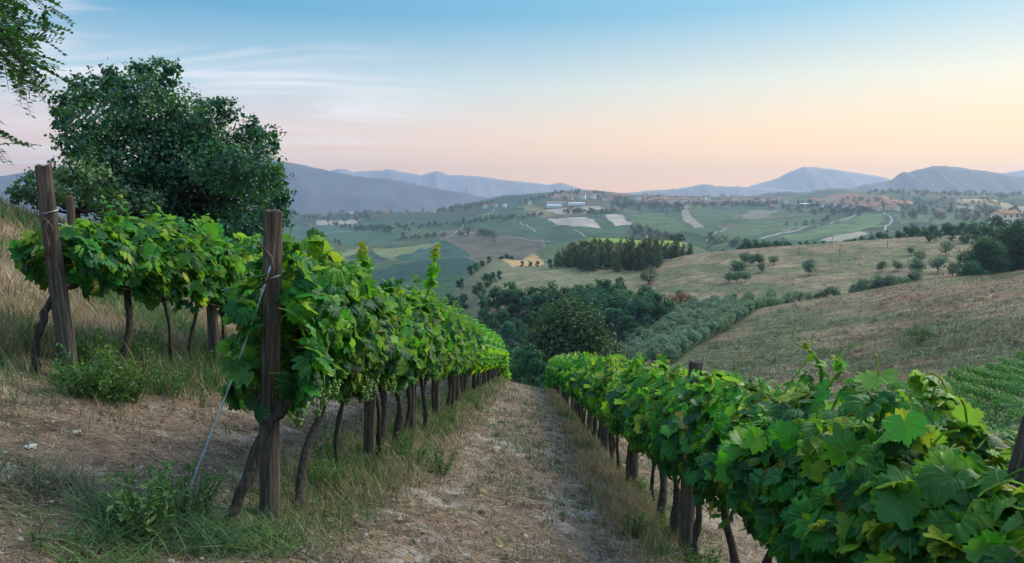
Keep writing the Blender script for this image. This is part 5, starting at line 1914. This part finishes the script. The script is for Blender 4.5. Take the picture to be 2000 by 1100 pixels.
GREENS = ((.06, .14, .035), (.09, .18, .05), (.045, .11, .035), (.12, .19, .06))
DRY = ((.36, .27, .15), (.30, .21, .115), (.24, .18, .10), (.40, .33, .21))
strip_grass('row_grass', 26000, X_0, .30, 4.9, 48, .10, .30, GREENS + DRY[:1], 'green grass and weeds growing under the row left of the path')
strip_grass('dry_row_grass', 9000, X_0, .34, 4.9, 48, .07, .24, DRY + GREENS[1:2], 'dry grass stalks growing under the row left of the path', off=.12)
strip_grass('right_row_grass', 9000, X_R, .20, 3.0, 48, .08, .26, GREENS + DRY[:2], 'green grass growing under the row right of the path', off=-.25)
strip_grass('dry_edge_grass', 20000, X_R, .20, 3.0, 48, .08, .26, DRY, 'dry straw coloured grass along the right edge of the path', off=-.42)
strip_grass('upper_row_grass', 11000, X_L1, .55, 6.0, 24, .12, .42, GREENS + DRY[:1], 'green grass under the upper vine row')
# bank on the left
n = 60000
y = 5 * (30 / 5) ** rng.random(n)
x = -5.3 - 13 * rng.random(n) ** 1.3
k = fbm(x * .5, y * .5, 41, 4)
keep = rng.random(n) < .35 + .65 * smoothstep(.35, .6, k)
x, y, k = x[keep], y[keep], k[keep]; n = len(x)
g_ = smoothstep(.50, .66, k + rng.normal(0, .06, n))
blades('bank_grass', x, y, rng.uniform(.14, .5, n) * (.6 + .5 * k), rng.uniform(.007, .016, n) * np.clip(y / 9, .8, 2), rng.uniform(0, 6.28, n), rng.uniform(.05, .6, n),
       lerpc(cols(n, *DRY), cols(n, *GREENS), g_), 'tall mixed dry and green grass on the bank above the upper row', bend=.45, nseg=3)

# dry tufts on the near hillside
n = 60000
d = 84 * (185 / 84) ** rng.random(n)
px = rng.uniform(1230, 2080, n)
x = (px - 1000) / F_PX * d
cl_ = mid_col(x, d)
keep = (px + .0 * d > np.interp(d, [84, 110, 150, 185], [1500, 1330, 1400, 1560])) & ~((px > 1730) & (d < np.interp(px, [1730, 2080], [86, 94])))
x, d, cl_ = x[keep], d[keep], cl_[keep]; n = len(x)
blades('dry_hill_grass', x, d, rng.uniform(.15, .5, n), rng.uniform(.04, .12, n), rng.uniform(0, 6.28, n), rng.uniform(.1, .7, n), cl_ * rng.uniform(.7, 1.45, (n, 1)), 'dry tufted grass covering the slope right of the olive grove')


def tussocks(name, px, d, size, label, cs, m=14):
    n = len(px)
    x = (px - 1000) / F_PX * d
    c = np.stack([x, d, zfun(x, d)], 1)
    rg = np.random.default_rng(len(name))
    pos = np.repeat(c, m, 0) + rg.normal(0, 1, (n * m, 3)) * np.repeat(size, m)[:, None] * [.5, .5, .22] + np.repeat(size, m)[:, None] * [0, 0, .25]
    mb_ = MB()
    cards(mb_, pos, rg.normal(0, .7, pos.shape) + [0, -.3, .6], np.repeat(size, m) * .45 * rg.uniform(.6, 1.3, n * m), np.zeros(n * m), rg)
    mb_.A['Col'] = [np.repeat(np.repeat(cols(n, *cs), m, 0) * rg.uniform(.7, 1.3, (n * m, 1)), 4, 0)]
    o = link(name, mb_.build(name, M_blade, False))
    tag(o, label, 'tussocks', kind='stuff')


TC = ((.05, .10, .04), (.08, .12, .05), (.13, .11, .06), (.20, .15, .09), (.06, .12, .06), (.26, .20, .13))
d = 92 * (182 / 92) ** rng.random(2600); px = rng.uniform(1290, 2060, 2600)
k = px > np.interp(d, [92, 110, 150, 185], [1480, 1345, 1420, 1575])
k &= ~((px > 1700) & (d < 97)) & (fbm(px / 60, d / 9, 15, 3) > .42)
tussocks('slope_tussocks', px[k], d[k], rng.uniform(.18, .75, k.sum()), 'low tussocks dotted over the dry slope above the lower plot', TC)
d = rng.uniform(236, 392, 2600); px = rng.uniform(930, 1880, 2600)
k = (px > np.interp(d, [236, 392], [1150, 930]) + 60) & (fbm(px / 50, d / 20, 16, 3) > .42)
tussocks('hill_tussocks', px[k], d[k], rng.uniform(.25, .95, k.sum()), 'low tussocks dotted over the brown hill', TC, 10)


def weed_mesh(seed, r, h, stems, leaf):
    rg = np.random.default_rng(seed)
    mb = MB()
    for s in range(stems):
        a = rg.uniform(0, 6.28); l = rg.uniform(.5, 1) * h
        tip = np.array([math.cos(a) * r * rg.random() ** .6, math.sin(a) * r * rg.random() ** .6, l])
        b = tip * [.35, .35, 0] + [0, 0, -.05]
        m = 11
        t = np.linspace(0, 1, m)[:, None]
        q = b + (tip - b) * t + np.array([0, 0, .1 * h]) * np.sin(t * 3.1)
        v, f = tube(q, .004, 3, False)
        mb.add(v, f, Col=(.5, .5, .5))
        pos = np.repeat(q[2:], 2, 0) + rg.normal(0, leaf * .45, ((m - 2) * 2, 3))
        cards(mb, pos, rg.normal(0, .5, pos.shape) + [0, 0, .8], leaf * rg.uniform(.5, 1.2, len(pos)), np.clip(rg.normal(.5, .22, len(pos)), 0, 1), rg, .45)
    return mb.build('weed', M_weed, False)


M_weed = leaf_mat("weed_leaf", [(0, (.03, .085, .03)), (.6, (.075, .16, .045)), (1, (.14, .22, .07))], .35, .5, .3, .2)
WD = [weed_mesh(600 + k, .36, .42, 26, .065) for k in range(4)]
def place_weed(px, py, s, label, k):
    p = pick(px, py)
    o = link('weed', WD[k % 4], None, tuple(p), rng.uniform(0, 6), s)
    tag(o, label, 'weed', 'leafy weeds in the vineyard')


place_weed(165, 775, 1.15, 'leafy green weed at the foot of the knotted grey post', 0)
place_weed(215, 785, 1.1, 'broad leafy weed beside the foot of the knotted post', 1)
place_weed(300, 1060, 1.0, 'leafy weed at the edge of the grass clump in the alley', 2)
place_weed(360, 1030, .9, 'leafy weed where the guy wire meets the ground', 3)
for k in range(40):
    y = 6.6 * (30 / 6.6) ** rng.random()
    x = row_x(X_0, y) + rng.normal(.12, .25)
    o = link('weed', WD[k % 4], None, (x, y, ground_at(x, y)), rng.uniform(0, 6), rng.uniform(.35, .7))
    tag(o, 'low leafy weed under the vine row left of the path', 'weed', 'weeds under the row left of the path')
for k in range(15):
    y = 7 * (15 / 7) ** rng.random()
    x = row_x(X_L1, y) + rng.normal(.3, .45)
    o = link('weed', WD[k % 4], None, (x, y, ground_at(x, y)), rng.uniform(0, 6), rng.uniform(.5, 1.1))
    tag(o, 'low leafy weed under the upper vine row', 'weed', 'weeds under the upper row')
for k in range(14):
    y = 5 * (25 / 5) ** rng.random()
    x = row_x(X_R, y) + rng.normal(-.2, .15)
    o = link('weed', WD[k % 4], None, (x, y, ground_at(x, y)), rng.uniform(0, 6), rng.uniform(.35, .7))
    tag(o, 'low leafy weed under the vine row right of the path', 'weed', 'weeds under the row right of the path')


# grass clumps in the alley at the lower left
def clump(px, py, r, n, lmin, lmax, label, cs):
    p = pick(px, py)
    a = rng.uniform(0, 6.28, n); rr = r * np.sqrt(rng.random(n))
    x = p[0] + rr * np.cos(a) * 1.3; y = p[1] + rr * np.sin(a)
    o = blades('grass_clump', x, y, rng.uniform(lmin, lmax, n), rng.uniform(.007, .014, n), rng.uniform(0, 6.28, n), rng.uniform(.3, 1.15, n), cols(n, *cs), label, bend=.6, nseg=4)
    tag(o, label, 'grass clump')
    del o['kind']


clump(320, 1050, .34, 800, .14, .36, 'large sprawling green grass clump in the lower left alley', ((.05, .12, .05), (.08, .16, .06), (.045, .10, .05), (.12, .18, .07)))
clump(45, 945, .35, 350, .12, .3, 'flattened grey green grass clump at the left edge of the alley', ((.12, .15, .08), (.20, .19, .12), (.08, .12, .06)))
clump(480, 1060, .28, 450, .08, .22, 'fresh green grass clump at the foot of the hooked post', GREENS)
clump(190, 1090, .28, 300, .08, .24, 'green grass clump at the lower left edge of the view', GREENS)

n = 900
x, y = scatter(n, 3.4, 22, -2.2, 2.0)
mb = MB()
fc_ = np.stack([x, y, zfun(x, y) + .03], 1)
cards(mb, fc_, rng.normal(0, .35, (n, 3)) + [0, 0, 1], rng.uniform(.03, .085, n), np.zeros(n), rng, .7, 1)
mb.A['Col'] = [np.repeat(cols(n, (.22, .14, .07), (.30, .22, .10), (.12, .09, .05), (.10, .14, .04), (.34, .28, .12)), 6, 0)]
o = link('fallen_leaves', mb.build('fallen_leaves', M_blade, False))
tag(o, 'dry fallen vine leaves strewn on the path', 'leaves', kind='stuff')
n = 500
x, y = scatter(n, 3.3, 16, -5.5, 2.2)
mb = MB()
for i in range(n):
    s_ = rng.uniform(.008, .03)
    mb.add((ICOV[:12] * (1 + .2 * rng.normal(size=(12, 1))) * [1.2, 1, .7]) * s_ + [x[i], y[i], ground_at(x[i], y[i]) + s_ * .3], np.array(ICO_F0))
o = link('soil_clods', mb.build('soil_clods', M_clod, False))
tag(o, 'small clods and pebbles scattered over the path and alley', 'clods', kind='stuff')

# pale stones
def stone(px, py, s, label):
    p = pick(px, py)
    rg = np.random.default_rng(int(px))
    V = ICOV * (1 + .22 * rg.normal(size=(len(ICOV), 1))) * [1.3, 1, .6] * s
    mb = MB(); mb.add(V, ICOF)
    o = link('stone', mb.build('stone', M_stone, False), None, (p[0], p[1], p[2] + s * .25), rg.uniform(0, 6))
    tag(o, label, 'stone', 'pale stones on the soil')


stone(150, 846, .028, 'small pale stone lying in the mown straw of the alley')
stone(60, 882, .04, 'flat pale stone at the left edge of the alley')
stone(700, 905, .025, 'small pale stone under the row left of the path')
print('objects', len(bpy.data.objects))
